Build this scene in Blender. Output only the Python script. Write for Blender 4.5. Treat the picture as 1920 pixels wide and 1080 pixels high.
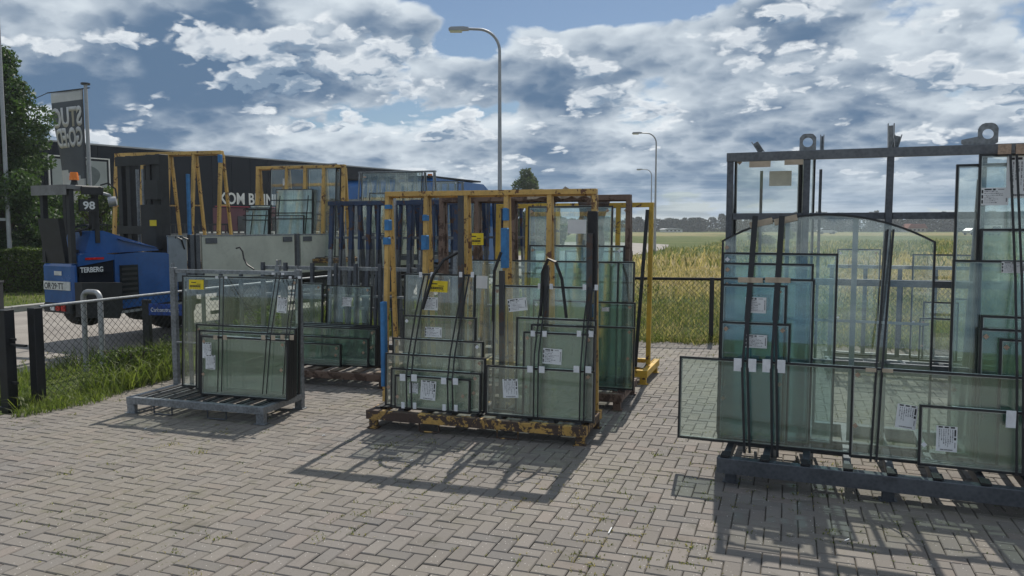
import bpy, math, random
import numpy as np
from mathutils import Vector, Matrix, noise as mnoise
R = math.radians
random.seed(7)
for o in list(bpy.data.objects):
    bpy.data.objects.remove(o)
SC = bpy.context.scene
COL = SC.collection

# ------------------------------------------------------------------ camera
CAM_H = 1.65
cd = bpy.data.cameras.new("camera")
cam = bpy.data.objects.new("camera", cd)
COL.objects.link(cam)
cam.location = (0, 0, CAM_H)
cam.rotation_euler = (R(90 - 4.53), 0, 0)
cd.sensor_width = 36
cd.lens = 36 * 1450 / 1920
cd.clip_start = 0.05
cd.clip_end = 6000
SC.camera = cam

# ------------------------------------------------------------------ render
SC.view_settings.view_transform = 'Standard'
SC.view_settings.look = 'None'
SC.view_settings.exposure = 0.16
SC.view_settings.gamma = 1
cy = SC.cycles
cy.transparent_max_bounces = 48
cy.max_bounces = 8
cy.glossy_bounces = 3
cy.diffuse_bounces = 3
cy.transmission_bounces = 4
cy.caustics_reflective = False
cy.caustics_refractive = False
cy.use_denoising = True
cy.sample_clamp_indirect = 6

# ------------------------------------------------------------------ sun
SUN_EL, SUN_AZ = 51.0, 16.0          # azimuth clockwise from +Y
ld = bpy.data.lights.new("sun", 'SUN')
ld.energy = 4.0
ld.angle = R(0.55)
ld.color = (1.0, 0.94, 0.84)
sun = bpy.data.objects.new("sun", ld)
COL.objects.link(sun)
sdir = Vector((math.sin(R(SUN_AZ)) * math.cos(R(SUN_EL)), math.cos(R(SUN_AZ)) * math.cos(R(SUN_EL)), math.sin(R(SUN_EL))))
sun.rotation_euler = sdir.to_track_quat('Z', 'Y').to_euler()
sun.location = (0, 0, 30)


class G:
    """small node-graph helper"""
    def __init__(s, nt):
        s.nt = nt

    def put(s, sock, v):
        if isinstance(v, bpy.types.NodeSocket):
            s.nt.links.new(v, sock)
        elif v is not None:
            sock.default_value = v

    def m(s, op, a, b=None, c=None, clamp=False):
        n = s.nt.nodes.new('ShaderNodeMath')
        n.operation = op
        n.use_clamp = clamp
        for i, v in enumerate((a, b, c)):
            if v is not None:
                s.put(n.inputs[i], v)
        return n.outputs[0]

    def ramp(s, x, a, b, smooth=True):
        n = s.nt.nodes.new('ShaderNodeMapRange')
        n.interpolation_type = 'SMOOTHSTEP' if smooth else 'LINEAR'
        s.put(n.inputs[0], x)
        s.put(n.inputs[1], a)
        s.put(n.inputs[2], b)
        n.inputs[3].default_value = 0
        n.inputs[4].default_value = 1
        return n.outputs[0]

    def mix(s, f, a, b, mode='MIX'):
        n = s.nt.nodes.new('ShaderNodeMix')
        n.data_type = 'RGBA'
        n.blend_type = mode
        s.put(n.inputs[0], f)
        for k, v in ((6, a), (7, b)):
            if isinstance(v, (tuple, list)):
                v = (*v, 1) if len(v) == 3 else v
            s.put(n.inputs[k], v)
        return n.outputs[2]

    def noise(s, vec, scale, detail=4, rough=.5, dist=0.0, lac=2.0, dim='3D', w=None):
        n = s.nt.nodes.new('ShaderNodeTexNoise')
        n.noise_dimensions = dim
        if vec is not None:
            s.put(n.inputs['Vector'], vec)
        n.inputs['Scale'].default_value = scale
        n.inputs['Detail'].default_value = detail
        n.inputs['Roughness'].default_value = rough
        n.inputs['Distortion'].default_value = dist
        n.inputs['Lacunarity'].default_value = lac
        return n.outputs[0]

    def xyz(s, v):
        n = s.nt.nodes.new('ShaderNodeSeparateXYZ')
        s.put(n.inputs[0], v)
        return n.outputs

    def vec(s, x, y, z):
        n = s.nt.nodes.new('ShaderNodeCombineXYZ')
        for i, v in enumerate((x, y, z)):
            s.put(n.inputs[i], v)
        return n.outputs[0]

    def vm(s, op, a, b=None, sc=None):
        n = s.nt.nodes.new('ShaderNodeVectorMath')
        n.operation = op
        s.put(n.inputs[0], a)
        if b is not None:
            s.put(n.inputs[1], b)
        if sc is not None:
            s.put(n.inputs['Scale'], sc)
        return n.outputs[0]


# ------------------------------------------------------------------ sky: Nishita blue with procedural clouds
W = bpy.data.worlds.new("World")
SC.world = W
W.use_nodes = True
nt = W.node_tree
nt.nodes.clear()
g = G(nt)
WS = 0.10
TH = 0.262
sky = nt.nodes.new('ShaderNodeTexSky')
sky.sky_type = 'NISHITA'
sky.sun_disc = False
sky.sun_elevation = R(SUN_EL)
sky.sun_rotation = R(SUN_AZ)
sky.air_density = 1.0
sky.dust_density = 0.6
tc = nt.nodes.new('ShaderNodeTexCoord')
dx, dy, dz = g.xyz(tc.outputs['Generated'])[0:3]
az = g.m('ARCTAN2', dx, dy)
el = g.m('ARCSINE', dz)
elp = g.m('MAXIMUM', el, 0.0)
gv = g.m('MULTIPLY', g.m('LOGARITHM', g.m('ADD', elp, 0.07), math.e), 0.34)
hl = g.m('SQRT', g.m('ADD', g.m('MULTIPLY', dx, dx), g.m('MULTIPLY', dy, dy)))
rr = g.m('DIVIDE', g.m('SUBTRACT', 0.19, gv), g.m('MAXIMUM', hl, 0.001))
P = g.vec(g.m('MULTIPLY', dx, rr), g.m('MULTIPLY', dy, rr), 0.0)     # seamless polar chart of the sky, dense at the horizon


def blobs(lst):
    tot = None
    for (u0, v0, su, sv, amp) in lst:
        a = g.m('MULTIPLY_ADD', az, 1 / su, -u0 / su)
        b = g.m('MULTIPLY_ADD', el, 1 / sv, -v0 / sv)
        q = g.m('MULTIPLY_ADD', a, a, g.m('MULTIPLY', b, b))
        q = g.m('MULTIPLY_ADD', q, -.32, 1.0, clamp=True)
        q = g.m('MULTIPLY', q, q)
        tot = g.m('MULTIPLY', q, amp) if tot is None else g.m('MULTIPLY_ADD', q, amp, tot)
    return tot


def n2(Pv, scale, detail, rough, dist=0.0, kind=None):
    n = nt.nodes.new('ShaderNodeTexNoise')
    n.noise_dimensions = '2D'
    if kind:
        n.noise_type = kind
    g.put(n.inputs['Vector'], Pv)
    n.inputs['Scale'].default_value = scale
    n.inputs['Detail'].default_value = detail
    n.inputs['Roughness'].default_value = rough
    n.inputs['Distortion'].default_value = dist
    return n.outputs[0]


def cells(Pv, scale, detail, rough):
    v = nt.nodes.new('ShaderNodeTexVoronoi')
    v.voronoi_dimensions = '2D'
    v.feature = 'F1'
    v.inputs['Scale'].default_value = scale
    v.inputs['Detail'].default_value = detail
    v.inputs['Roughness'].default_value = rough
    g.put(v.inputs['Vector'], Pv)
    return v.outputs['Distance']


CUM_BLOBS = [(0.108, 0.173, 0.04, 0.027, 0.2), (0.098, 0.192, 0.023, 0.019, 0.14), (0.162, 0.153, 0.049, 0.022, 0.2), (0.202, 0.145, 0.019, 0.012, 0.14), (0.184, 0.179, 0.039, 0.014, 0.13), (0.075, 0.151, 0.027, 0.019, 0.12), (-0.333, 0.152, 0.049, 0.021, 0.2), (-0.265, 0.177, 0.048, 0.022, 0.2), (-0.302, 0.163, 0.037, 0.019, 0.1), (-0.104, 0.23, 0.028, 0.02, 0.24), (-0.134, 0.22, 0.04, 0.016, 0.12), (-0.263, 0.122, 0.018, 0.008, 0.3), (-0.095, 0.11, 0.018, 0.011, 0.28), (-0.218, 0.119, 0.014, 0.008, 0.2), (-0.037, 0.151, 0.041, 0.027, 0.18), (-0.074, 0.164, 0.041, 0.019, 0.1), (0.363, 0.151, 0.075, 0.036, 0.15), (0.458, 0.188, 0.078, 0.051, 0.18), (0.513, 0.149, 0.035, 0.034, 0.14), (0.312, 0.247, 0.06, 0.029, 0.16), (0.289, 0.213, 0.037, 0.024, 0.12), (0.147, 0.238, 0.129, 0.022, 0.17), (0.027, 0.222, 0.061, 0.019, 0.12), (0.068, 0.095, 0.02, 0.011, 0.22), (0.055, 0.075, 0.027, 0.008, 0.12), (0.467, 0.109, 0.032, 0.013, 0.16), (-0.521, 0.196, 0.058, 0.012, 0.2), (-0.419, 0.221, 0.07, 0.034, 0.12), (-0.404, 0.148, 0.029, 0.024, 0.14), (-0.427, 0.135, 0.034, 0.014, 0.14), (-0.478, 0.108, 0.033, 0.013, 0.14), (-0.238, 0.228, 0.131, 0.024, 0.1), (-0.349, 0.227, 0.061, 0.023, 0.12), (-0.208, 0.148, 0.039, 0.019, 0.1), (-0.267, 0.082, 0.104, 0.008, 0.08), (0.027, 0.277, 0.172, 0.02, -0.5), (-0.051, 0.22, 0.027, 0.01, -0.4), (-0.215, 0.083, 0.174, 0.017, -0.1), (-0.486, 0.154, 0.038, 0.021, -0.2), (0.261, 0.063, 0.123, 0.039, -0.16)]
DARK_BLOBS = [(0.067, 0.28, 0.189, 0.026, -0.6), (-0.044, 0.227, 0.04, 0.019, -0.42), (-0.32, 0.199, 0.037, 0.022, 0.12), (-0.202, 0.09, 0.311, 0.03, 0.16), (-0.461, 0.124, 0.115, 0.035, 0.16), (-0.501, 0.184, 0.206, 0.066, 0.2), (-0.385, 0.188, 0.084, 0.047, 0.16), (0.292, 0.081, 0.259, 0.045, 0.13), (0.349, 0.227, 0.075, 0.035, 0.14), (0.128, 0.195, 0.143, 0.031, 0.12), (0.55, 0.206, 0.057, 0.064, 0.14), (-0.108, 0.157, 0.176, 0.045, 0.1), (0.095, 0.144, 0.06, 0.026, 0.14), (0.027, 0.051, 0.544, 0.018, 0.04), (0.545, 0.101, 0.094, 0.034, 0.1), (-0.174, 0.206, 0.147, 0.031, -0.04)]
cb = blobs(CUM_BLOBS)
fine = n2(P, 26, 5, .62)
fc = g.m('SUBTRACT', fine, .5)
Pf = g.vm('ADD', P, g.vm('SCALE', g.vec(fc, g.m('MULTIPLY', fc, -.7), 0.0), sc=0.028))


def dens(Pv, sn, sc_, kc):
    # billowy density: broad noise with cauliflower lobes carved by fractal cells
    return g.m('SUBTRACT', n2(Pv, sn, 6, .56), g.m('MULTIPLY', cells(Pv, sc_, 3, .62), kc))


# far sheets with soft relief
Pb = g.vm('ADD', Pf, (3.1, 1.7, 0))
db = blobs(DARK_BLOBS)
v0 = g.m('ADD', dens(Pb, 3.4, 10.0, .30), db)
v1 = g.m('ADD', dens(g.vm('ADD', g.vm('SCALE', Pf, sc=0.962), (3.1, 1.7, 0)), 3.4, 10.0, .30), db)
gb = g.m('SUBTRACT', v0, v1)
veil_a = g.ramp(g.m('MULTIPLY_ADD', fc, .10, v0), .04, .15)
vt = g.m('ADD', g.m('MULTIPLY', gb, 3.6), g.m('MULTIPLY', g.m('SUBTRACT', .36, v0), 3.0))
vt = g.m('MULTIPLY_ADD', fc, .55, vt)
veil_c = g.mix(g.ramp(vt, -.58, 1.20), (.100, .170, .275), (.64, .705, .76))
# nearer heaps with crisp bright rims
d0 = g.m('ADD', dens(Pf, 5.5, 15.0, .40), cb)
d1 = g.m('ADD', dens(g.vm('SCALE', Pf, sc=0.976), 5.5, 15.0, .40), cb)
grad = g.m('SUBTRACT', d0, d1)
cum_a = g.m('MULTIPLY', g.ramp(g.m('MULTIPLY_ADD', fc, .09, d0), TH - .055, TH + .095), g.ramp(g.m('MULTIPLY_ADD', g.m('SUBTRACT', d0, TH), .6, g.m('MULTIPLY_ADD', fc, .16, grad)), -.06, .07))
lit = g.ramp(g.m('MULTIPLY_ADD', fc, .20, grad), -.10, .13, False)
core = g.ramp(g.m('MULTIPLY_ADD', fc, .26, d0), TH + .01, TH + .14)
sh = g.m('MULTIPLY', core, g.m('SUBTRACT', 1.0, g.m('MULTIPLY', lit, .62)))
cum_c = g.mix(g.m('MULTIPLY_ADD', sh, 1.0, g.m('MULTIPLY', g.m('SUBTRACT', 1.0, lit), .45), clamp=True), (.82, .855, .88), (.20, .28, .385))
# low bands near the horizon
hz = g.m('SUBTRACT', 1.0, g.ramp(elp, 0.0, .11))
skyc = g.mix(1.0, sky.outputs[0], (WS * .50, WS * .56, WS * .62), 'MULTIPLY')
c = g.mix(veil_a, skyc, veil_c)
c = g.mix(g.m('MULTIPLY', cum_a, g.ramp(elp, .03, .07)), c, cum_c)
bands = n2(g.vec(g.m('MULTIPLY', az, 5.0), g.m('MULTIPLY', el, 75.0), 0.0), 1.0, 4, .6)
hzc = g.mix(g.ramp(bands, .38, .62), (.19, .285, .41), (.46, .545, .63))
c = g.mix(g.m('MULTIPLY', hz, .72), c, hzc)
below = g.ramp(el, -0.02, -0.005)
c = g.mix(below, (.22, .23, .20), c)
bg = nt.nodes.new('ShaderNodeBackground')
bg.inputs['Strength'].default_value = WS
c = g.mix(1.0, c, (1 / WS, 1 / WS, 1 / WS), 'MULTIPLY')
for n in nt.nodes:
    if n.type == 'MIX':
        n.clamp_result = False
        n.clamp_factor = True
g.put(bg.inputs[0], c)
wo = nt.nodes.new('ShaderNodeOutputWorld')
nt.links.new(bg.outputs[0], wo.inputs[0])
try:
    W.cycles.sampling_method = 'MANUAL'
    W.cycles.sample_map_resolution = 512
except Exception:
    pass
PANES = {
 'A': [
  ('large clear glass unit with yellow tag, rearmost on the grey steel rack', 0.194, 0.490, 1.251, 1.040, 0.155, 3, [('tag', 0.163, 0.957, 0.16, 0.09, 0), ('slip', 1.077, 0.794, 0.1, 0.14, 4)], {}),
  ('glass unit behind the front stack of the grey steel rack, reaching highest of that stack', 0.407, 0.420, 1.048, 0.602, 0.155, 3, [], {}),
  ('glass unit one step below the highest of the stack on the grey steel rack', 0.473, 0.375, 0.995, 0.556, 0.155, 3, [], {}),
  ('glass unit in the middle of the thick stack on the grey steel rack', 0.521, 0.330, 0.955, 0.520, 0.155, 3, [], {}),
  ('glass unit second from the front in the stack on the grey steel rack', 0.563, 0.285, 0.921, 0.523, 0.155, 3, [], {}),
  ('front glass unit with two white slips on the small grey steel rack', 0.605, 0.240, 0.887, 0.526, 0.155, 3, [('slip', 0.068, 0.398, 0.091, 0.138, 0), ('slip', 0.108, 0.296, 0.101, 0.127, 0)], {}),
 ],
 'B1': [
  ('tall glass unit with yellow tag on the left half of the nearest yellow rack', 0.225, 0.235, 0.633, 1.096, 0.165, 3, [('tag', 0.307, 0.993, 0.173, 0.092, 2), ('slip', 0.242, 0.849, 0.136, 0.106, 0)], {}),
  ('tall glass unit with tilted white slip on the right half of the nearest yellow rack', 1.015, 0.235, 0.840, 1.017, 0.165, 3, [('slip', 0.207, 0.864, 0.157, 0.101, -8)], {}),
  ('glass unit with a white slip just under the yellow tag of the nearest yellow rack', 0.235, 0.205, 0.645, 0.752, 0.165, 3, [('slip', 0.276, 0.619, 0.149, 0.081, 0)], {}),
  ('wide glass unit fourth from the front, left half of the nearest yellow rack', 0.154, 0.175, 0.803, 0.565, 0.165, 3, [], {}),
  ('broad brownish glass unit low on the left of the nearest yellow rack', 0.107, 0.145, 0.882, 0.439, 0.165, 3, [], {}),
  ('low glass unit second from the front, left half of the nearest yellow rack', 0.173, 0.115, 0.792, 0.323, 0.165, 3, [], {}),
  ('small front glass unit with upright white slip, left half of the nearest yellow rack', 0.222, 0.085, 0.664, 0.274, 0.165, 3, [('slip', 0.303, 0.165, 0.133, 0.155, 3), ('slip', 0.176, 0.176, 0.077, 0.086, 0)], {}),
  ('greenish glass unit rising highest behind the right stack of the nearest yellow rack', 1.225, 0.195, 0.643, 0.771, 0.165, 3, [], {}),
  ('glass unit one step behind the slip bearing unit at right of the nearest yellow rack', 1.354, 0.165, 0.517, 0.725, 0.165, 3, [], {}),
  ('milky green glass unit with square white slip at right of the nearest yellow rack', 1.303, 0.135, 0.568, 0.668, 0.165, 3, [('slip', 0.237, 0.484, 0.151, 0.12, 2)], {}),
  ('low wide front glass unit with tilted white slip, right half of the nearest yellow rack', 1.010, 0.100, 0.873, 0.394, 0.165, 3, [('slip', 0.207, 0.222, 0.125, 0.147, -4)], {}),
 ],
 'B2': [
  ('very tall narrow glass unit with a large blank paper on the rusty brown rack', 0.988, 0.330, 0.833, 1.679, 0.165, 3, [('paper', 0.491, 1.483, 0.18, 0.131, 0)], {}),
  ('pale blue tall glass unit behind the others on the rusty brown rack', 1.016, 0.300, 0.930, 1.307, 0.165, 3, [], {}),
  ('widest tall glass unit with a small white card on the rusty brown rack', 0.360, 0.260, 1.689, 1.161, 0.165, 3, [('paper', 0.187, 0.939, 0.12, 0.123, 0)], {}),
  ('narrow glass unit at the right end of the rusty brown rack', 1.704, 0.220, 0.205, 1.161, 0.165, 3, [], {}),
  ('green glass unit below the blue foam at the right end of the rusty brown rack', 1.101, 0.180, 0.976, 0.794, 0.165, 3, [('slip', 0.7, 0.724, 0.071, 0.037, 0)], {}),
  ('lowest green glass unit at the right end of the rusty brown rack', 1.170, 0.140, 0.914, 0.573, 0.165, 3, [], {}),
 ],
 'B3': [
  ('upright glass unit with black edge on the farthest yellow rack', 1.248, 0.330, 0.320, 1.705, 0.165, 3, [], {}),
  ('shorter glass unit standing in front on the farthest yellow rack', 0.858, 0.280, 0.754, 1.221, 0.165, 3, [], {}),
 ],
 'C': [
  ('glass unit leaning upright with slanted side beside the low rusty rack posts', 0.978, 0.500, 0.556, 0.834, 0.170, 4, [('slip', 0.259, 0.657, 0.113, 0.096, 3)], {}),
  ('narrow dark edged glass unit at the left end of the low rusty rack', 0.667, 0.440, 0.308, 0.856, 0.170, 3, [], {}),
  ('wide dark green glass unit, rearmost of the low stack on the low rusty rack', 0.587, 0.360, 1.125, 0.429, 0.170, 3, [('slip', 0.696, 0.343, 0.103, 0.036, 0)], {}),
  ('second wide dark green glass unit of the low stack on the low rusty rack', 0.607, 0.330, 1.102, 0.416, 0.170, 3, [], {}),
  ('third wide dark green glass unit of the low stack on the low rusty rack', 0.626, 0.300, 1.079, 0.402, 0.170, 3, [], {}),
  ('shorter dark green glass unit in front of the wide ones on the low rusty rack', 0.666, 0.240, 0.978, 0.306, 0.170, 3, [], {}),
  ('frontmost and smallest green glass unit on the low rusty rack', 0.706, 0.180, 0.646, 0.241, 0.170, 3, [], {}),
 ],
 'RR': [
  ('tall black edged glass unit left of the other tall ones on the big rack', 1.356, 0.500, 0.689, 1.836, 0.205, 4, [], {}),
  ('tallest pale glass unit with two printed slips at the right of the big grey rack', 1.475, 0.470, 0.613, 1.893, 0.205, 4, [('slip', 0.088, 1.63, 0.145, 0.107, 0), ('slip', 0.215, 1.745, 0.138, 0.25, 0)], {}),
  ('clear arched glass unit with pale glazing bars on the big grey rack', -0.068, 0.520, 1.328, 1.348, 0.205, 4, [], {'rise': 0.183}),
  ('glass unit topped just above the van, right stack of the big grey rack', 1.489, 0.435, 0.578, 1.432, 0.205, 4, [], {}),
  ('glass unit with printed slip reaching past the post, right stack of the big grey rack', 1.341, 0.405, 0.737, 1.240, 0.205, 4, [('slip', 0.321, 1.198, 0.123, 0.068, 0)], {}),
  ('glass unit below the doubled black bars, right stack of the big grey rack', 1.495, 0.370, 0.571, 0.906, 0.205, 4, [], {}),
  ('low glass unit of the right stack of the big grey rack, crossing the far post', 1.486, 0.335, 0.573, 0.831, 0.205, 4, [], {}),
  ('small glass unit in front of the right stack of the big grey rack', 1.587, 0.300, 0.439, 0.777, 0.205, 4, [], {}),
  ('tall wide blue green glass unit, rearmost under the arch at left of the big rack', -0.055, 0.460, 0.742, 1.267, 0.205, 4, [], {}),
  ('blue green glass unit with half hidden slip, left stack of the big rack', -0.049, 0.430, 0.588, 1.198, 0.205, 4, [('slip', 0.248, 0.936, 0.148, 0.103, 0)], {}),
  ('blue green glass unit, third step of the left stack of the big rack', -0.046, 0.400, 0.595, 1.097, 0.205, 4, [], {}),
  ('narrow blue green glass unit with printed slip, left stack of the big rack', -0.041, 0.370, 0.420, 1.055, 0.205, 4, [('slip', 0.225, 0.917, 0.133, 0.106, 0)], {}),
  ('frontmost blue green glass unit of the left stack on the big rack', -0.038, 0.340, 0.448, 0.803, 0.205, 4, [('slip', 0.232, 0.678, 0.142, 0.088, 0)], {}),
  ('long low green glass unit sticking out past the left end of the big rack', -0.296, 0.270, 2.295, 0.561, 0.205, 4, [], {}),
  ('long low clear glass unit with upright slip, starting left of the double straps', 0.782, 0.235, 1.233, 0.567, 0.205, 4, [('slip', 0.315, 0.28, 0.113, 0.147, 5)], {}),
  ('low front glass unit with upright printed slip at the right of the big grey rack', 1.163, 0.200, 0.899, 0.368, 0.205, 4, [('slip', 0.149, 0.175, 0.111, 0.152, 0)], {}),
  ('clear glass unit with a beige note on the rear side of the big rack', -0.014, 0.900, 0.447, 1.951, 0.205, -3, [('note', 0.313, 1.782, 0.148, 0.104, 0)], {}),
  ('clear narrow unit with black sides beside the lifting eye, rear side of the big rack', 0.430, 0.930, 0.097, 1.942, 0.205, -3, [], {}),
 ],
 'R2': [
  ('upright clear glass unit with bright top edge on the low rack by the fence', 0.099, 0.500, 0.449, 1.199, 0.200, 3, [], {}),
  ('tallest clear glass unit at the right of the low rack by the fence', 0.862, 0.500, 0.635, 1.149, 0.200, 3, [], {}),
  ('dark glass unit at the right end of the low rack by the fence', 1.270, 0.440, 0.233, 0.681, 0.200, 3, [], {}),
  ('narrow clear glass unit with foam edge on the low rack by the fence', 0.972, 0.400, 0.339, 0.640, 0.200, 3, [], {}),
  ('small clear glass unit in front, lowest on the low rack by the fence', 0.937, 0.360, 0.323, 0.469, 0.200, 3, [], {}),
 ],
}
STRAPS = {
 'B1': [
  ('black strap pair over the yellow tag side, leftmost on the nearest yellow rack', [(0.426, 0.257, 1.261), (0.367, 0.211, 0.951), (0.333, 0.144, 0.623), (0.34, 0.074, 0.437), (0.353, 0.051, 0.188)], [(0.469, 0.257, 1.262), (0.41, 0.211, 0.952), (0.376, 0.144, 0.625), (0.383, 0.074, 0.439), (0.396, 0.051, 0.191)]),
  ('black strap pair crossing the middle left stack of the nearest yellow rack', [(0.779, 0.258, 1.268), (0.735, 0.212, 0.963), (0.696, 0.144, 0.632), (0.701, 0.074, 0.429), (0.713, 0.052, 0.197)], [(0.82, 0.258, 1.269), (0.777, 0.212, 0.965), (0.737, 0.145, 0.634), (0.742, 0.074, 0.431), (0.754, 0.052, 0.2)]),
  ('black strap pair left of the square slip on the nearest yellow rack', [(1.443, 0.254, 1.189), (1.416, 0.2, 0.925), (1.407, 0.127, 0.671), (1.414, 0.091, 0.565), (1.416, 0.071, 0.186)], [(1.477, 0.254, 1.189), (1.45, 0.2, 0.926), (1.442, 0.127, 0.673), (1.448, 0.091, 0.567), (1.45, 0.071, 0.188)]),
  ('black strap pair at the right edge of the nearest yellow rack', [(1.8, 0.254, 1.189), (1.78, 0.201, 0.938), (1.778, 0.127, 0.686), (1.779, 0.092, 0.586), (1.778, 0.071, 0.189)], [(1.833, 0.254, 1.19), (1.814, 0.201, 0.94), (1.811, 0.127, 0.688), (1.811, 0.092, 0.588), (1.811, 0.071, 0.192)]),
 ],
 'A': [
  ('thin black strap pair at the left of the stack on the grey steel rack', [(0.635, 0.514, 1.194), (0.819, 0.238, 0.698), (0.818, 0.203, 0.211)], [(0.675, 0.514, 1.194), (0.858, 0.239, 0.699), (0.857, 0.203, 0.214)]),
  ('thin black strap pair by the dangling slip on the grey steel rack', [(1.23, 0.517, 1.238), (1.307, 0.239, 0.718), (1.274, 0.203, 0.221)], [(1.269, 0.517, 1.239), (1.344, 0.24, 0.719), (1.312, 0.204, 0.223)]),
  ('thin black strap pair at the right of the stack on the grey steel rack', [(1.405, 0.515, 1.208), (1.496, 0.24, 0.726), (1.475, 0.204, 0.225)], [(1.437, 0.515, 1.209), (1.527, 0.24, 0.727), (1.506, 0.204, 0.227)]),
 ],
 'RR': [
  ('broad black strap pair leftmost on the big grey rack, running through two white pads', [(0.15, 0.576, 1.723), (0.132, 0.368, 1.028), (0.121, 0.266, 0.72), (0.153, 0.208, 0.171)], [(0.16, 0.576, 1.723), (0.142, 0.368, 1.028), (0.155, 0.266, 0.722), (0.186, 0.208, 0.175)]),
  ('broad black strap pair right of the printed slips on the big grey rack', [(0.323, 0.576, 1.722), (0.308, 0.368, 1.036), (0.302, 0.266, 0.725), (0.326, 0.207, 0.162)], [(0.333, 0.576, 1.722), (0.318, 0.368, 1.036), (0.335, 0.267, 0.727), (0.359, 0.207, 0.166)]),
  ('long slanting black strap pair before the middle post of the big rack', [(0.975, 0.57, 1.633), (0.941, 0.41, 1.06), (0.92, 0.25, 0.777), (0.903, 0.19, 0.206)], [(1.009, 0.57, 1.633), (0.975, 0.41, 1.061), (0.953, 0.25, 0.78), (0.936, 0.19, 0.209)]),
  ('black strap pair at the far right of the big rack with torn white pad', [(1.628, 0.565, 2.136), (1.666, 0.44, 1.347), (1.654, 0.212, 0.803), (1.667, 0.161, 0.22)], [(1.661, 0.565, 2.135), (1.699, 0.44, 1.348), (1.685, 0.212, 0.806), (1.698, 0.161, 0.224)]),
 ],
}

# ================================================================== materials
def newmat(name):
    m = bpy.data.materials.new(name)
    m.use_nodes = True
    m.node_tree.nodes.clear()
    return m, G(m.node_tree)


def outp(m, sh, disp=None):
    o = m.node_tree.nodes.new('ShaderNodeOutputMaterial')
    m.node_tree.links.new(sh, o.inputs[0])


def geo(m):
    return m.node_tree.nodes.new('ShaderNodeNewGeometry').outputs


def bsdf(m, g, col, rough=.6, metal=0.0, bump=None, bstr=.3, bdist=.01, spec=.5, coat=0.0, emis=None):
    n = m.node_tree.nodes.new('ShaderNodeBsdfPrincipled')
    if isinstance(col, (tuple, list)):
        col = (*col[:3], 1)
    g.put(n.inputs['Base Color'], col)
    g.put(n.inputs['Roughness'], rough)
    g.put(n.inputs['Metallic'], metal)
    n.inputs['Specular IOR Level'].default_value = spec
    n.inputs['Coat Weight'].default_value = coat
    if bump is not None:
        b = m.node_tree.nodes.new('ShaderNodeBump')
        b.inputs['Strength'].default_value = bstr
        b.inputs['Distance'].default_value = bdist
        g.put(b.inputs['Height'], bump)
        m.node_tree.links.new(b.outputs[0], n.inputs['Normal'])
    if emis:
        n.inputs['Emission Color'].default_value = (*emis[0], 1)
        n.inputs['Emission Strength'].default_value = emis[1]
    return n.outputs[0]


def plain(name, col, rough=.6, metal=0.0, var=.25, scale=9, spec=.5, coat=0.0, grime=.0):
    m, g = newmat(name)
    pos = geo(m)[0]
    n = g.noise(pos, scale, 5, .6)
    f = g.ramp(n, .3, .7)
    c = g.mix(f, tuple(x * (1 - var) for x in col), tuple(min(1, x * (1 + var * .6)) for x in col))
    if grime:
        n2 = g.noise(pos, scale * 4.7, 5, .65)
        c = g.mix(g.m('MULTIPLY', g.ramp(n2, .52, .72), grime), c, (.05, .045, .04))
    r = g.m('ADD', g.m('MULTIPLY', n, .25), rough - .12)
    outp(m, bsdf(m, g, c, r, metal, spec=spec, coat=coat, bump=n, bstr=.08))
    return m


def painted(name, col, rust=.5, scale=7, rough=.5, rustcol=(.055, .028, .018), lo=.47):
    """paint worn through to rust and bare steel in ragged patches"""
    m, g = newmat(name)
    pos = geo(m)[0]
    n = g.noise(pos, scale, 7, .66, .6)
    n2 = g.noise(pos, scale * 6, 5, .6)
    a = g.ramp(g.m('ADD', n, g.m('MULTIPLY', g.m('SUBTRACT', n2, .5), .28)), lo + .16 - rust * .16, lo + .20 - rust * .16)
    tone = g.noise(pos, 2.3, 3)
    c0 = g.mix(g.ramp(tone, .3, .7), tuple(x * .68 for x in col), col)
    c0 = g.mix(g.m('MULTIPLY', g.ramp(n2, .45, .75), .35), c0, (.10, .075, .05))
    rc = g.mix(n2, rustcol, tuple(x * 2.6 for x in rustcol))
    c = g.mix(a, c0, rc)
    r = g.m('ADD', g.m('MULTIPLY', a, .3), rough)
    outp(m, bsdf(m, g, c, r, 0, bump=g.m('SUBTRACT', n2, a), bstr=.25, bdist=.003))
    return m


def galv(name, col=(.30, .32, .34), dark=.45):
    m, g = newmat(name)
    pos = geo(m)[0]
    v = m.node_tree.nodes.new('ShaderNodeTexVoronoi')
    v.inputs['Scale'].default_value = 45
    g.put(v.inputs['Vector'], pos)
    n = g.noise(pos, 6, 5, .6)
    f = g.m('ADD', g.m('MULTIPLY', v.outputs['Distance'], .35), g.m('MULTIPLY', n, .8))
    c = g.mix(g.ramp(f, .25, .85), tuple(x * dark for x in col), col)
    outp(m, bsdf(m, g, c, g.m('ADD', g.m('MULTIPLY', n, .25), .38), .55, bump=n, bstr=.05))
    return m


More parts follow.
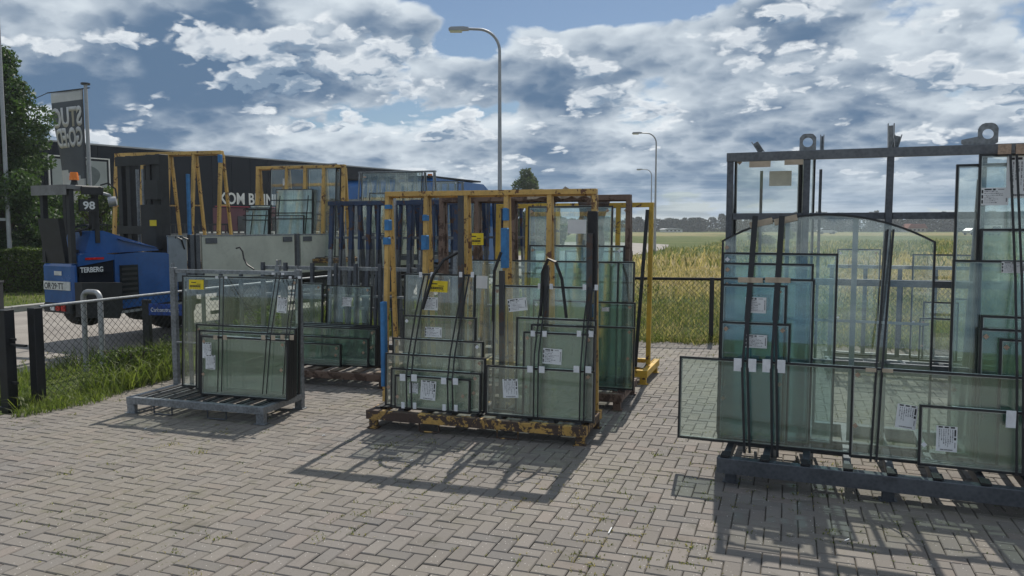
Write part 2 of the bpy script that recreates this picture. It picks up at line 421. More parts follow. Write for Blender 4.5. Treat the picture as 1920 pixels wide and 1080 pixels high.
def glassmat(name, tint=(.90, .955, .935), dirt=.045, refl=1.0, dc=(.40, .43, .41)):
    m, g = newmat(name)
    nt = m.node_tree
    pos = geo(m)[0]
    tr = nt.nodes.new('ShaderNodeBsdfTransparent')
    tr.inputs[0].default_value = (*tint, 1)
    gl = nt.nodes.new('ShaderNodeBsdfGlossy')
    gl.inputs[0].default_value = (.90, .99, .97, 1)
    gl.inputs['Roughness'].default_value = 0.0
    wob = g.noise(pos, 1.3, 1, .5)
    b = nt.nodes.new('ShaderNodeBump')
    b.inputs['Strength'].default_value = .012
    b.inputs['Distance'].default_value = .05
    g.put(b.inputs['Height'], wob)
    nt.links.new(b.outputs[0], gl.inputs['Normal'])
    lw = nt.nodes.new('ShaderNodeLayerWeight')
    lw.inputs['Blend'].default_value = .5
    f = g.m('POWER', lw.outputs['Facing'], 5.0)
    f = g.m('ADD', g.m('MULTIPLY', f, .8), .085 * refl, clamp=True)
    df = nt.nodes.new('ShaderNodeBsdfDiffuse')
    df.inputs[0].default_value = (*dc, 1)
    tl = nt.nodes.new('ShaderNodeBsdfTranslucent')
    tl.inputs[0].default_value = (*[q * 1.28 for q in dc], 1)
    md = nt.nodes.new('ShaderNodeMixShader')
    nt.links.new(df.outputs[0], md.inputs[1])
    nt.links.new(tl.outputs[0], md.inputs[2])
    n = g.noise(pos, 4, 6, .65)
    n2 = g.noise(g.vm('MULTIPLY', pos, (30, 30, 2.2)), 1, 4, .6)
    dd = g.m('MULTIPLY', g.m('ADD', g.m('MULTIPLY_ADD', g.ramp(n, .35, .75), .6, .5), g.m('MULTIPLY', g.ramp(n2, .5, .8), .8)), dirt)
    m1 = nt.nodes.new('ShaderNodeMixShader')
    g.put(m1.inputs[0], dd)
    nt.links.new(tr.outputs[0], m1.inputs[1])
    nt.links.new(md.outputs[0], m1.inputs[2])
    m2 = nt.nodes.new('ShaderNodeMixShader')
    g.put(m2.inputs[0], f)
    nt.links.new(m1.outputs[0], m2.inputs[1])
    nt.links.new(gl.outputs[0], m2.inputs[2])
    outp(m, m2.outputs[0])
    return m


M = {}
M['glass'] = glassmat('insulating_glass', (.915, .95, .94), .085)
M['glass_milky'] = glassmat('milky_glass', (.86, .93, .92), .70, 1.0, (.60, .69, .70))
M['glass_hazy'] = glassmat('hazy_green_glass', (.87, .92, .895), .30)
M['glass_green'] = glassmat('green_glass', (.85, .92, .90), .12)
M['glass_blue'] = glassmat('blue_green_glass', (.79, .905, .93), .13)
M['glass_clear'] = glassmat('clear_glass', (.96, .98, .975), .035)
M['spacer'] = plain('black_edge_seal', (.012, .013, .015), .45, 0, .3, 30, .5, 0, 0)
M['spacer_grey'] = plain('aluminium_spacer', (.42, .43, .42), .35, .7, .2, 20)
M['strap'] = plain('black_rubber', (.012, .012, .014), .5, 0, .4, 20)
M['white_foam'] = plain('white_foam', (.74, .75, .78), .8, 0, .1, 30)
M['cork'] = plain('cork_pad', (.42, .30, .22), .9, 0, .3, 60)
M['cardboard'] = plain('cardboard', (.50, .41, .31), .85, 0, .2, 14)
M['glint_strip'] = plain('pale_edge_glint', (.50, .60, .58), .18, 0, .3, 40)  # pale colour stands for sky glinting on the pane tops
M['paper'] = plain('white_paper', (.72, .73, .74), .8, 0, .05, 12)
M['note'] = plain('beige_paper', (.62, .61, .50), .8, 0, .08, 25)
M['ink'] = plain('black_ink', (.02, .02, .025), .7, 0, .1, 50)
M['inkgrey'] = plain('grey_ink', (.22, .22, .24), .7, 0, .3, 300)
M['tag'] = plain('yellow_tag', (.82, .62, .02), .55, 0, .1, 12)
M['yellow'] = painted('worn_ochre_paint', (.70, .44, .13), .42, 8, rustcol=(.075, .035, .02))
M['yellow_base'] = painted('rusty_ochre_paint', (.55, .33, .09), 1.15, 8, rustcol=(.04, .026, .02))
M['yellow_fresh'] = painted('yellow_paint', (.68, .43, .05), .22, 6)
M['brown_rust'] = painted('rusty_brown_steel', (.20, .13, .10), .8, 8, .6, (.045, .028, .022))
M['dark_steel'] = painted('dark_weathered_steel', (.055, .058, .065), .5, 9, .5, (.05, .032, .024))
M['steel'] = galv('galvanised_steel')
M['steel_mid'] = galv('weathered_galvanised_steel', (.17, .18, .195), .6)
M['steel_dark'] = galv('dull_galvanised_steel', (.125, .135, .155), .55)
M['blue_steel'] = painted('blue_painted_steel', (.022, .048, .115), .5, 6)
M['blue_foam'] = plain('blue_foam', (.05, .20, .44), .75, 0, .2, 20)
M['rubber'] = plain('dark_rubber', (.018, .018, .02), .7, 0, .4, 25)
M['rail_black'] = plain('dull_black_coating', (.012, .013, .015), .8, 0, .3, 10, .2)
M['black_paint'] = plain('black_coating', (.012, .014, .018), .4, 0, .3, 10, grime=.2)
M['wire'] = plain('dark_wire', (.03, .033, .03), .5, .3, .3, 40)
M['tube'] = galv('steel_tube', (.42, .43, .44), .6)
M['lamp_pole'] = galv('galvanised_pole', (.40, .41, .43), .7)
M['lamp_glass'] = plain('lamp_lens', (.62, .60, .40), .3, 0, .1, 30)
M['forklift_blue'] = plain('forklift_blue', (.022, .10, .32), .22, 0, .15, 4, coat=.4, grime=.25)
M['truck_blue'] = plain('cab_blue', (.025, .14, .42), .3, 0, .15, 3, coat=.4, grime=.1)
M['truck_side'] = plain('pale_side_board', (.48, .49, .42), .55, 0, .12, 3, grime=.15)
M['truck_dark'] = plain('chassis_black', (.022, .023, .025), .6, 0, .4, 8)
M['tyre'] = plain('tyre_rubber', (.02, .02, .02), .8, 0, .3, 20)
M['rim'] = plain('wheel_rim', (.22, .22, .22), .45, .6, .3, 12)
M['canopy_grey'] = plain('guard_grey', (.20, .20, .20), .6, 0, .3, 6, grime=.3)
M['facade'] = plain('dark_facade', (.009, .013, .022), .75, 0, .12, .6, .12)
M['facade_panel'] = plain('dark_facade_joint', (.010, .013, .02), .6, 0, .2, 1)
M['coping'] = plain('light_coping', (.35, .37, .40), .5, .3, .1, 2)
M['wine'] = plain('wine_red_panel', (.11, .022, .04), .4, 0, .2, 1)
M['redline'] = plain('red_line', (.38, .02, .06), .5)
M['grey_board'] = plain('grey_side_board', (.24, .27, .30), .5, 0, .15, 3, grime=.15)
M['white_paint'] = plain('white_paint', (.74, .75, .75), .5, 0, .08, 6)
M['banner'] = plain('banner_grey', (.10, .11, .125), .75, 0, .2, 1.3)
M['banner_light'] = plain('banner_pale', (.62, .61, .60), .75, 0, .15, 1.5)
M['poster'] = plain('poster_grey', (.30, .34, .35), .6, 0, .15, .9)
M['poster_head'] = plain('poster_slate', (.11, .14, .15), .6, 0, .3, 1.1)
M['signblue'] = plain('sign_blue', (.01, .06, .30), .4)
M['orange'] = plain('amber_lens', (.80, .20, .01), .25, 0, .1, 20)
M['redlamp'] = plain('red_lens', (.55, .01, .01), .25)
M['plate'] = plain('plate_white', (.62, .63, .60), .5)
M['car_silver'] = plain('car_silver', (.45, .46, .48), .3, .5, .05, 1)
M['car_white'] = plain('van_white', (.72, .73, .72), .3, 0, .05, 1)
M['window_dark'] = plain('dark_window', (.02, .025, .03), .1)
M['wood'] = plain('grey_wood', (.16, .12, .09), .85, 0, .35, 12)
M['bark'] = plain('bark', (.07, .055, .04), .9, 0, .4, 12)
M['wrap'] = plain('brown_wrapping', (.075, .045, .03), .45, 0, .6, 9)
M['film'] = plain('crumpled_film', (.34, .28, .21), .4, 0, .4, 20)
M['roof_red'] = plain('red_roof', (.22, .07, .04), .8, 0, .2, 1)
M['brickwall'] = plain('pale_wall', (.42, .38, .32), .8, 0, .2, 1)
M['conc'] = plain('concrete_kerb', (.34, .33, .31), .85, 0, .25, 4, grime=.2)


def leafmat(name, col, hi, trans=.35):
    m, g = newmat(name)
    gi = m.node_tree.nodes.new('ShaderNodeNewGeometry')
    n = g.noise(gi.outputs['Position'], .9, 3)
    f = g.m('ADD', g.m('MULTIPLY', gi.outputs['Random Per Island'], .6), g.m('MULTIPLY', n, .5))
    c = g.mix(f, col, hi)
    d = m.node_tree.nodes.new('ShaderNodeBsdfPrincipled')
    g.put(d.inputs['Base Color'], c)
    d.inputs['Roughness'].default_value = .55
    d.inputs['Specular IOR Level'].default_value = .35
    t = m.node_tree.nodes.new('ShaderNodeBsdfTranslucent')
    g.put(t.inputs[0], g.mix(1.0, c, (1.3, 1.5, .7), 'MULTIPLY'))
    mx = m.node_tree.nodes.new('ShaderNodeMixShader')
    mx.inputs[0].default_value = trans
    m.node_tree.links.new(d.outputs[0], mx.inputs[1])
    m.node_tree.links.new(t.outputs[0], mx.inputs[2])
    outp(m, mx.outputs[0])
    return m


M['leaf'] = leafmat('tree_leaves', (.022, .050, .018), (.075, .12, .045))
M['leaf2'] = leafmat('poplar_leaves', (.035, .06, .03), (.10, .13, .06))
M['hedge'] = leafmat('hedge_leaves', (.03, .055, .012), (.11, .15, .035))
M['farleaf'] = leafmat('far_leaves', (.014, .026, .020), (.034, .054, .036), .1)


# ================================================================== mesh building
class MB:
    def __init__(s):
        s.v, s.f, s.mi, s.mats, s.cur = [], [], [], [], 0
        s.smooth = False

    def mat(s, m):
        m = M[m] if isinstance(m, str) else m
        if m not in s.mats:
            s.mats.append(m)
        s.cur = s.mats.index(m)
        return s

    def raw(s, vs, fs):
        b = len(s.v)
        s.v += [tuple(v) for v in vs]
        s.f += [tuple(i + b for i in f) for f in fs]
        s.mi += [s.cur] * len(fs)

    def box(s, x0, x1, y0, y1, z0, z1, c=0.0):
        if c <= 0:
            vs = [(x, y, z) for z in (z0, z1) for y in (y0, y1) for x in (x0, x1)]
            s.raw(vs, [(0, 2, 3, 1), (4, 5, 7, 6), (0, 1, 5, 4), (2, 6, 7, 3), (0, 4, 6, 2), (1, 3, 7, 5)])
        else:   # chamfered along the vertical edges and the top rim
            ring = lambda z, i: [(x0 + i, y0 + c, z), (x0 + c, y0 + i, z), (x1 - c, y0 + i, z), (x1 - i, y0 + c, z),
                                 (x1 - i, y1 - c, z), (x1 - c, y1 - i, z), (x0 + c, y1 - i, z), (x0 + i, y1 - c, z)]
            vs = ring(z0, 0) + ring(z1 - c, 0) + ring(z1, c * .7)
            fs = [tuple(range(7, -1, -1)), tuple(range(16, 24))]
            for k in (0, 8):
                for i in range(8):
                    fs.append((k + i, k + (i + 1) % 8, k + 8 + (i + 1) % 8, k + 8 + i))
            s.raw(vs, fs)
        return s

    def beam(s, p, q, w, d, up=(0, 0, 1)):
        """rectangular bar from p to q: w across, d along 'up' side"""
        p, q = Vector(p), Vector(q)
        a = (q - p).normalized()
        u = Vector(up)
        if abs(a.dot(u)) > .98:
            u = Vector((0, 1, 0))
        x = a.cross(u).normalized()
        y = x.cross(a).normalized()
        vs = []
        for e in (p, q):
            for i, j in ((-1, -1), (1, -1), (1, 1), (-1, 1)):
                vs.append(e + x * (i * w / 2) + y * (j * d / 2))
        s.raw(vs, [(0, 1, 2, 3), (7, 6, 5, 4), (0, 4, 5, 1), (1, 5, 6, 2), (2, 6, 7, 3), (3, 7, 4, 0)])
        return s

    def tube(s, pts, r, n=8, r2=None, cap=True):
        pts = [Vector(p) for p in pts]
        r2 = r if r2 is None else r2
        L = len(pts)
        ref = None
        vs, fs = [], []
        for i, p in enumerate(pts):
            t = (pts[min(i + 1, L - 1)] - pts[max(i - 1, 0)]).normalized()
            if ref is None:
                ref = Vector((0, 0, 1)) if abs(t.z) < .9 else Vector((1, 0, 0))
            x = t.cross(ref).normalized()
            y = x.cross(t).normalized()
            ref = y
            rr = r + (r2 - r) * i / max(1, L - 1)
            for k in range(n):
                a = 2 * math.pi * k / n
                vs.append(p + (x * math.cos(a) + y * math.sin(a)) * rr)
        for i in range(L - 1):
            for k in range(n):
                k2 = (k + 1) % n
                fs.append((i * n + k, i * n + k2, (i + 1) * n + k2, (i + 1) * n + k))
        if cap:
            fs.append(tuple(range(n)))
            fs.append(tuple((L - 1) * n + k for k in range(n - 1, -1, -1)))
        s.raw(vs, fs)
        return s

    def prism(s, poly, a, b, axis='y'):
        """polygon in the plane across 'axis', extruded from a to b"""
        def P(u, v, t):
            return {'y': (u, t, v), 'x': (t, u, v), 'z': (u, v, t)}[axis]
        n = len(poly)
        vs = [P(u, v, a) for u, v in poly] + [P(u, v, b) for u, v in poly]
        fs = [tuple(range(n)), tuple(range(2 * n - 1, n - 1, -1))]
        for i in range(n):
            j = (i + 1) % n
            fs.append((i, i + n, j + n, j))
        s.raw(vs, fs)
        return s

    def data(s, name):
        me = bpy.data.meshes.new(name)
        me.from_pydata(s.v, [], s.f)
        for m in s.mats:
            me.materials.append(m)
        if len(s.mats) > 1:
            me.polygons.foreach_set('material_index', s.mi)
        if s.smooth:
            me.polygons.foreach_set('use_smooth', [True] * len(s.f))
            try:
                me.set_sharp_from_angle(angle=R(40))
            except Exception:
                pass
        me.update()
        return me

    def build(s, name, parent=None, **kw):
        o = bpy.data.objects.new(name, s.data(name))
        COL.objects.link(o)
        o.parent = parent
        for k, v in kw.items():
            if k in ('location', 'rotation_euler'):
                setattr(o, k, v)
            else:
                o[k] = v
        return o


def mb(m):
    return MB().mat(m)


def root(name, label, cat, loc=(0, 0, 0), rot=0.0, group=None):
    o = bpy.data.objects.new(name, None)
    COL.objects.link(o)
    o.empty_display_size = .2
    o.location = loc
    o.rotation_euler = rot if isinstance(rot, tuple) else (0, 0, R(rot))
    o['label'] = label
    o['category'] = cat
    if group:
        o['group'] = group
    return o


def tag(o, label, cat, group=None):
    o['label'] = label
    o['category'] = cat
    if group:
        o['group'] = group
    return o


def share(data, name, parent, loc=(0, 0, 0), rot=(0, 0, 0), **kw):
    o = bpy.data.objects.new(name, data)
    COL.objects.link(o)
    o.parent = parent
    o.location = loc
    o.rotation_euler = rot
    for k, v in kw.items():
        o[k] = v
    return o


def lettering(txt, size, mat, parent, loc, rot, name='lettering', ext=.002, sx=1.0, shear=0.0, offset=0.0, align='LEFT'):
    cu = bpy.data.curves.new(name, 'FONT')
    cu.body = txt
    cu.size = size
    cu.extrude = ext
    cu.offset = offset
    cu.shear = shear
    cu.align_x = align
    cu.resolution_u = 3
    cu.materials.append(M[mat])
    o = bpy.data.objects.new(name, cu)
    COL.objects.link(o)
    dg = bpy.context.evaluated_depsgraph_get()
    me = bpy.data.meshes.new_from_object(o.evaluated_get(dg))
    me.name = name
    bpy.data.objects.remove(o)
    bpy.data.curves.remove(cu)
    o = bpy.data.objects.new(name, me)
    COL.objects.link(o)
    o.parent = parent
    o.location = loc
    o.rotation_euler = rot
    o.scale = (sx, 1, 1)
    return o


def vertsmesh(name, V, F, mat, parent=None):
    """fast mesh from numpy arrays; F all tris or all quads"""
    me = bpy.data.meshes.new(name)
    k = F.shape[1]
    me.vertices.add(len(V))
    me.vertices.foreach_set('co', V.astype(np.float32).ravel())
    me.loops.add(F.size)
    me.loops.foreach_set('vertex_index', F.astype(np.int32).ravel())
    me.polygons.add(len(F))
    me.polygons.foreach_set('loop_start', np.arange(0, F.size, k, dtype=np.int32))
    me.polygons.foreach_set('loop_total', np.full(len(F), k, dtype=np.int32))
    me.materials.append(M[mat] if isinstance(mat, str) else mat)
    me.update(calc_edges=True)
    o = bpy.data.objects.new(name, me)
    COL.objects.link(o)
    o.parent = parent
    return o


def rot2(a):
    return Matrix(((math.cos(a), -math.sin(a)), (math.sin(a), math.cos(a))))

# ================================================================== ground
GA = R(-19.7)                     # heading of the paving, racks and fence
gR = Vector((math.cos(GA), math.sin(GA)))
gF = Vector((-math.sin(GA), math.cos(GA)))


def fence_x(y):                   # boundary fence on the left
    return -4.42 + .364 * (y - 7.06)


def fence_y(x):                   # boundary fence at the back
    return 11.07 - .178 * (x - 2.87)


def road_x(y):
    return -5.62 + .34 * (y - 8.3)


# field and terrain
m, g = newmat('field_ground')
pos = geo(m)[0]
px_, py_, pz_ = g.xyz(pos)[0:3]
lg = g.m('LOGARITHM', g.m('MAXIMUM', py_, 5.0), math.e)
wob = g.noise(g.vec(g.m('MULTIPLY', px_, .05), g.m('MULTIPLY', py_, .02), 0.0), 1.0, 4, .6)
t = g.m('ADD', lg, g.m('MULTIPLY', g.m('SUBTRACT', wob, .5), .9))
s1 = g.m('MULTIPLY', .75, g.m('SUBTRACT', g.ramp(t, 2.85, 3.15), g.ramp(t, 3.65, 4.05)))
s2 = g.m('SUBTRACT', g.ramp(t, 4.9, 5.1), g.ramp(t, 5.3, 5.6))
patch = g.noise(g.vec(g.m('MULTIPLY', px_, .30), g.m('MULTIPLY', py_, .22), 0.0), 1.0, 5, .62)
dry = g.m('ADD', g.m('MAXIMUM', s1, g.m('MULTIPLY', s2, .5)), g.m('MULTIPLY', g.m('SUBTRACT', patch, .5), 1.3), clamp=True)
fine = g.noise(pos, 5.0, 6, .7)
green = g.mix(g.ramp(fine, .35, .65), (.055, .085, .024), (.13, .155, .052))
tan = g.mix(g.ramp(fine, .35, .65), (.28, .22, .11), (.46, .37, .21))
fc = g.mix(dry, green, tan)
outp(m, bsdf(m, g, fc, .95, bump=g.noise(pos, 9, 5, .7), bstr=1.0, bdist=.12, spec=.1))
M['field'] = m


def drymat(name, gcol0, gcol1, tcol0, tcol1):
    m, g = newmat(name)
    gi = m.node_tree.nodes.new('ShaderNodeNewGeometry')
    pos = gi.outputs['Position']
    px_, py_, pz_ = g.xyz(pos)[0:3]
    lg = g.m('LOGARITHM', g.m('MAXIMUM', py_, 5.0), math.e)
    wob = g.noise(g.vec(g.m('MULTIPLY', px_, .05), g.m('MULTIPLY', py_, .02), 0.0), 1.0, 4, .6)
    t = g.m('ADD', lg, g.m('MULTIPLY', g.m('SUBTRACT', wob, .5), .9))
    s1 = g.m('MULTIPLY', .46, g.m('SUBTRACT', g.ramp(t, 2.55, 3.0), g.ramp(t, 3.6, 4.05)))
    patch = g.noise(g.vec(g.m('MULTIPLY', px_, .45), g.m('MULTIPLY', py_, .35), 0.0), 1.0, 5, .62)
    rp = gi.outputs['Random Per Island']
    dry = g.m('ADD', g.m('ADD', s1, g.m('MULTIPLY', g.m('SUBTRACT', patch, .46), 3.2)), g.m('MULTIPLY', g.m('SUBTRACT', rp, .42), 1.0), clamp=True)
    c = g.mix(dry, g.mix(rp, gcol0, gcol1), g.mix(rp, tcol0, tcol1))
    d = m.node_tree.nodes.new('ShaderNodeBsdfDiffuse')
    g.put(d.inputs[0], c)
    tl = m.node_tree.nodes.new('ShaderNodeBsdfTranslucent')
    g.put(tl.inputs[0], g.mix(1.0, c, (1.2, 1.25, .8), 'MULTIPLY'))
    mx = m.node_tree.nodes.new('ShaderNodeMixShader')
    mx.inputs[0].default_value = .4
    m.node_tree.links.new(d.outputs[0], mx.inputs[1])
    m.node_tree.links.new(tl.outputs[0], mx.inputs[2])
    outp(m, mx.outputs[0])
    return m


M['blade'] = drymat('grass_blades', (.07, .11, .025), (.19, .22, .065), (.30, .23, .11), (.60, .48, .27))
M['blade_lush'] = leafmat('lush_grass_blades', (.05, .095, .018), (.22, .24, .075), .4)

# asphalt road
m, g = newmat('road_surface')
pos = geo(m)[0]
n = g.noise(pos, 1.1, 5, .6)
n2 = g.noise(pos, 90, 3, .7)
c = g.mix(g.ramp(n, .3, .7), (.20, .18, .165), (.30, .275, .25))
c = g.mix(g.m('MULTIPLY', g.ramp(n2, .4, .7), .35), c, (.13, .12, .11))
outp(m, bsdf(m, g, c, .85, bump=n2, bstr=.3, bdist=.004))
M['road'] = m

# joint sand under the bricks
m, g = newmat('joint_sand')
pos = geo(m)[0]
n = g.noise(pos, 2.3, 4, .6)
n2 = g.noise(pos, 60, 4, .7)
c = g.mix(g.ramp(n2, .3, .7), (.06, .05, .04), (.15, .13, .10))
c = g.mix(g.m('MULTIPLY', g.ramp(n, .48, .66), .7), c, (.055, .070, .022))
outp(m, bsdf(m, g, c, .95, bump=n2, bstr=.6, bdist=.006, spec=.1))
M['joint'] = m

# concrete pavers
m, g = newmat('concrete_paver')
gi = m.node_tree.nodes.new('ShaderNodeNewGeometry')
oi = m.node_tree.nodes.new('ShaderNodeObjectInfo')
pos = gi.outputs['Position']
rp = g.m('FRACT', g.m('ADD', gi.outputs['Random Per Island'], oi.outputs['Random']))
rp2 = g.m('FRACT', g.m('MULTIPLY', rp, 17.3))
c = g.mix(rp, (.158, .143, .131), (.208, .189, .173))
c = g.mix(g.m('MULTIPLY', g.ramp(rp2, .80, .98), .28), c, (.235, .180, .155))
c = g.mix(g.m('MULTIPLY', g.ramp(rp2, .22, .05), .35), c, (.134, .132, .134))
big = g.noise(pos, .55, 5, .6)
c = g.mix(g.m('MULTIPLY', g.ramp(big, .42, .66), .60), c, (.214, .192, .160))
c = g.mix(g.m('MULTIPLY', g.ramp(big, .5, .25), .35), c, (.135, .130, .128))
grit = g.noise(pos, 120, 4, .75)
c = g.mix(g.m('MULTIPLY', g.ramp(grit, .45, .30), .55), c, (.075, .070, .066))
v = m.node_tree.nodes.new('ShaderNodeTexVoronoi')
v.inputs['Scale'].default_value = 60
g.put(v.inputs['Vector'], pos)
wh = m.node_tree.nodes.new('ShaderNodeSeparateColor')
m.node_tree.links.new(v.outputs['Color'], wh.inputs[0])
sp = g.m('MULTIPLY', g.ramp(v.outputs['Distance'], .22, .12), g.ramp(wh.outputs[0], .80, .84))
c = g.mix(sp, c, (.52, .50, .47))
st = g.noise(pos, 3.1, 5, .7, .4)
c = g.mix(g.m('MULTIPLY', g.ramp(st, .56, .72), .55), c, (.085, .080, .060))
st2 = g.noise(pos, 9.0, 5, .7, .6)
c = g.mix(g.m('MULTIPLY', g.m('MULTIPLY', g.ramp(st2, .52, .70), g.ramp(big, .45, .62)), .5), c, (.12, .12, .055))
outp(m, bsdf(m, g, c, .82, bump=g.m('ADD', grit, g.m('MULTIPLY', big, .5)), bstr=.45, bdist=.004, spec=.35))
M['paver'] = m

# terrain sheet to the horizon (a hand's breadth below the paving)
S_ = 900
o = mb('field').box(-S_, S_, -S_, S_, -.8, -.075).build('ground')
o['kind'] = 'structure'
# yard bed under the bricks
P0 = Vector((fence_x(7.4) + .55, 7.4))
yard = [(-30, -25), (40, -25), (40, fence_y(40)), (fence_x(12.0) + .05, 12.0), (fence_x(8) + .15, 8), (fence_x(7.15) + .30, 7.15),
        (fence_x(6.5) - .2, 6.55), (-6.2, 6.9), (-7.5, 8.2), (-30, 0)]
o = mb('joint').prism(yard, -.09, -.016, 'z').build('yard_bed')
o['kind'] = 'structure'
# road
pts = []
far = [(-60, -60), (-5.62 - 20.0, -50.5)]
near = [(road_x(y), y) for y in (-40, 0, 8.3, 14, 24, 40, 60)] + [(15, 74), (12, 84), (-60, 110)]
left = [(-60, 100), (2, 78), (5, 70)] + [(road_x(y) - 6.6, y) for y in (60, 40, 24, 14, 8.3, 0, -40)]
road = mb('road')
for i in range(len(near) - 1):
    a, b = near[i], near[i + 1]
    c_, d_ = left[::-1][i + 1], left[::-1][i]
    road.raw([(a[0], a[1], -.045), (b[0], b[1], -.045), (c_[0], c_[1], -.045), (d_[0], d_[1], -.045),
              (a[0], a[1], -.2), (b[0], b[1], -.2), (c_[0], c_[1], -.2), (d_[0], d_[1], -.2)],
             [(0, 1, 2, 3), (0, 4, 5, 1), (2, 6, 7, 3)])
o = road.build('road')
o['kind'] = 'structure'
# kerb along the far side of the road, laid in separate stones
kerb = root('road_kerb', 'pale concrete kerb along the lawn on the far side of the road', 'kerb')
kd = mb('conc').box(0, .985, 0, .15, -.12, .06, .012).data('kerb_stone')
y = 4.0
for i in range(26):
    x = road_x(y) - 6.6
    share(kd, 'kerb_stone', kerb, (x - .16, y, 0), (0, 0, R(90 - 18.8)))
    y += .947
kerb.location = (0, 0, 0)
del kerb['category'], kerb['label']
kerb['kind'] = 'structure'
# lawns beside the road
lawn = mb('field')
lawn.prism([(-60, -20), (road_x(-20) - 6.8, -20), (road_x(40) - 6.8, 40), (-60, 40)], -.2, .02, 'z')
lo = lawn.build('lawn')
lo['kind'] = 'structure'
vg = mb('field')
vg.prism([(fence_x(7.15) + .28, 7.15), (fence_x(8) + .12, 8), (fence_x(12) + .04, 12), (road_x(12) + 1.2, 12.3), (road_x(9.2), 9.2), (road_x(8.0) - .1, 8.0), (-5.2, 7.45)], -.2, -.004, 'z')
vo = vg.build('verge')
vo['kind'] = 'structure'

# herringbone pavers: nearest 300 as bricks of their own, the rest joined
CELL = .0875
bl, bw, bh = 2 * CELL - .0040, CELL - .0040, .03
pave = bpy.data.objects.new('paved_yard', None)
COL.objects.link(pave)
pave['kind'] = 'structure'


def in_yard(x, y):
    if y > fence_y(x) - .12 - .05 * math.sin(x * 3.3):
        return False
    e = fence_x(y) + (.10 if y > 9 else .10 + .22 * (9 - y) / 2)
    if y < 7.05:
        e = fence_x(7.05) + .35 - (7.05 - y) * 1.2
        if y < 6.75:
            e = -6.4 if y < 6.6 else e
    return x > e


def visible(x, y, mrg=2.0):
    if y < 2.2 or y > 13.5:
        return False
    return abs(x) < .664 * (y + .25) + mrg


def brick_mesh(mbd, cx, cy, ang, z, tx, ty, L, Wd):
    c, s = math.cos(ang), math.sin(ang)
    ch = .005
    vs = []
    for (hz, hx, hy) in ((-bh, L / 2, Wd / 2), (-ch, L / 2, Wd / 2), (0, L / 2 - ch, Wd / 2 - ch)):
        for ix, iy in ((-1, -1), (1, -1), (1, 1), (-1, 1)):
            lx, ly = ix * hx, iy * hy
            vs.append((cx + lx * c - ly * s, cy + lx * s + ly * c, z + hz + lx * tx + ly * ty))
    fs = [(8, 9, 10, 11)]
    for k in (0, 4):
        for i in range(4):
            j = (i + 1) % 4
            fs.append((k + i, k + j, k + 4 + j, k + 4 + i))
    mbd.raw(vs, fs)


bricks = []
rng = random.Random(3)
N = 160
for i in range(-N, N):
    for j in range(0, N + 20):
        cc = (i - j) % 4
        if cc == 0:
            u, w, ang = (i + 1) * CELL, (j + .5) * CELL, 0
        elif cc == 3:
            u, w, ang = (i + .5) * CELL, (j + 1) * CELL, math.pi / 2
        else:
            continue
        x = gR.x * u + gF.x * w
        y = gR.y * u + gF.y * w
        if visible(x, y) and in_yard(x, y):
            sag = .004 * math.sin(x * 1.7 + 1) * math.sin(y * 1.3) + .003 * mnoise.noise(Vector((x * .9, y * .9, 0)))
            bricks.append((x, y, ang + GA + rng.uniform(-.009, .009), sag + rng.uniform(-.0022, .0022),
                           rng.uniform(-.012, .012), rng.uniform(-.018, .018)))
bricks.sort(key=lambda b: math.hypot(b[0], b[1]) + max(0, abs(b[0]) - .662 * (b[1] + .2)) * 40)
one = MB().mat('paver')
brick_mesh(one, 0, 0, 0, 0, 0, 0, bl, bw)
bd = one.data('brick')
for (x, y, a, z, tx, ty) in bricks[:300]:
    share(bd, 'brick', pave, (x, y, z), (ty, -tx, a))
rest = MB().mat('paver')
for (x, y, a, z, tx, ty) in bricks[300:]:
    brick_mesh(rest, x, y, a, z, tx, ty, bl, bw)
ro = rest.build('brick_field', pave)
ro['kind'] = 'stuff'
# paving beyond what the pieces cover, behind and beside the camera
bp = MB().mat('paver')
for (x0, x1, y0, y1) in ((-16, 16, -14, 1.6),):
    bp.box(x0, x1, y0, y1, -.05, -.004)
for sgn in (1,):
    bp.prism([(3.0, 1.59), (16, 1.59), (16, 8.5), (9.2, 9.75)], -.05, -.004, 'z')
bo = bp.build('yard_surface', pave)
bo['kind'] = 'structure'


# ------------------------------------------------------------------ grass
def blades(name, pts, h0, h1, wd, lean, mat, parent=None, seed=1):
    """pts: (n,3) roots; each blade two triangles bent over"""
    rg = np.random.RandomState(seed)
    n = len(pts)
    a = rg.uniform(0, 2 * np.pi, n)
    h = rg.uniform(h0, h1, n) * (pts[:, 3] if pts.shape[1] > 3 else 1)
    l = rg.uniform(.1, lean, n) * h
    la = rg.uniform(0, 2 * np.pi, n)
    w = wd * rg.uniform(.6, 1.3, n)
    V = np.zeros((n, 5, 3))
    b = pts[:, :3]
    dx, dy = np.cos(a) * w / 2, np.sin(a) * w / 2
    lx, ly = np.cos(la) * l, np.sin(la) * l
    V[:, 0] = b + np.stack([-dx, -dy, -0.01 + 0 * h], 1)
    V[:, 1] = b + np.stack([dx, dy, -0.01 + 0 * h], 1)
    V[:, 2] = b + np.stack([dx * .8 + lx * .35, dy * .8 + ly * .35, h * .6], 1)
    V[:, 3] = b + np.stack([-dx * .8 + lx * .35, -dy * .8 + ly * .35, h * .6], 1)
    V[:, 4] = b + np.stack([lx, ly, h * (1 - .25 * (l / h))], 1)
    base = np.arange(n)[:, None] * 5
    F = np.concatenate([base + np.array([0, 1, 2]), base + np.array([0, 2, 3]), base + np.array([3, 2, 4])], 0)
    o = vertsmesh(name, V.reshape(-1, 3), F, mat, parent)
    o['kind'] = 'stuff'
    return o


rg = np.random.RandomState(5)


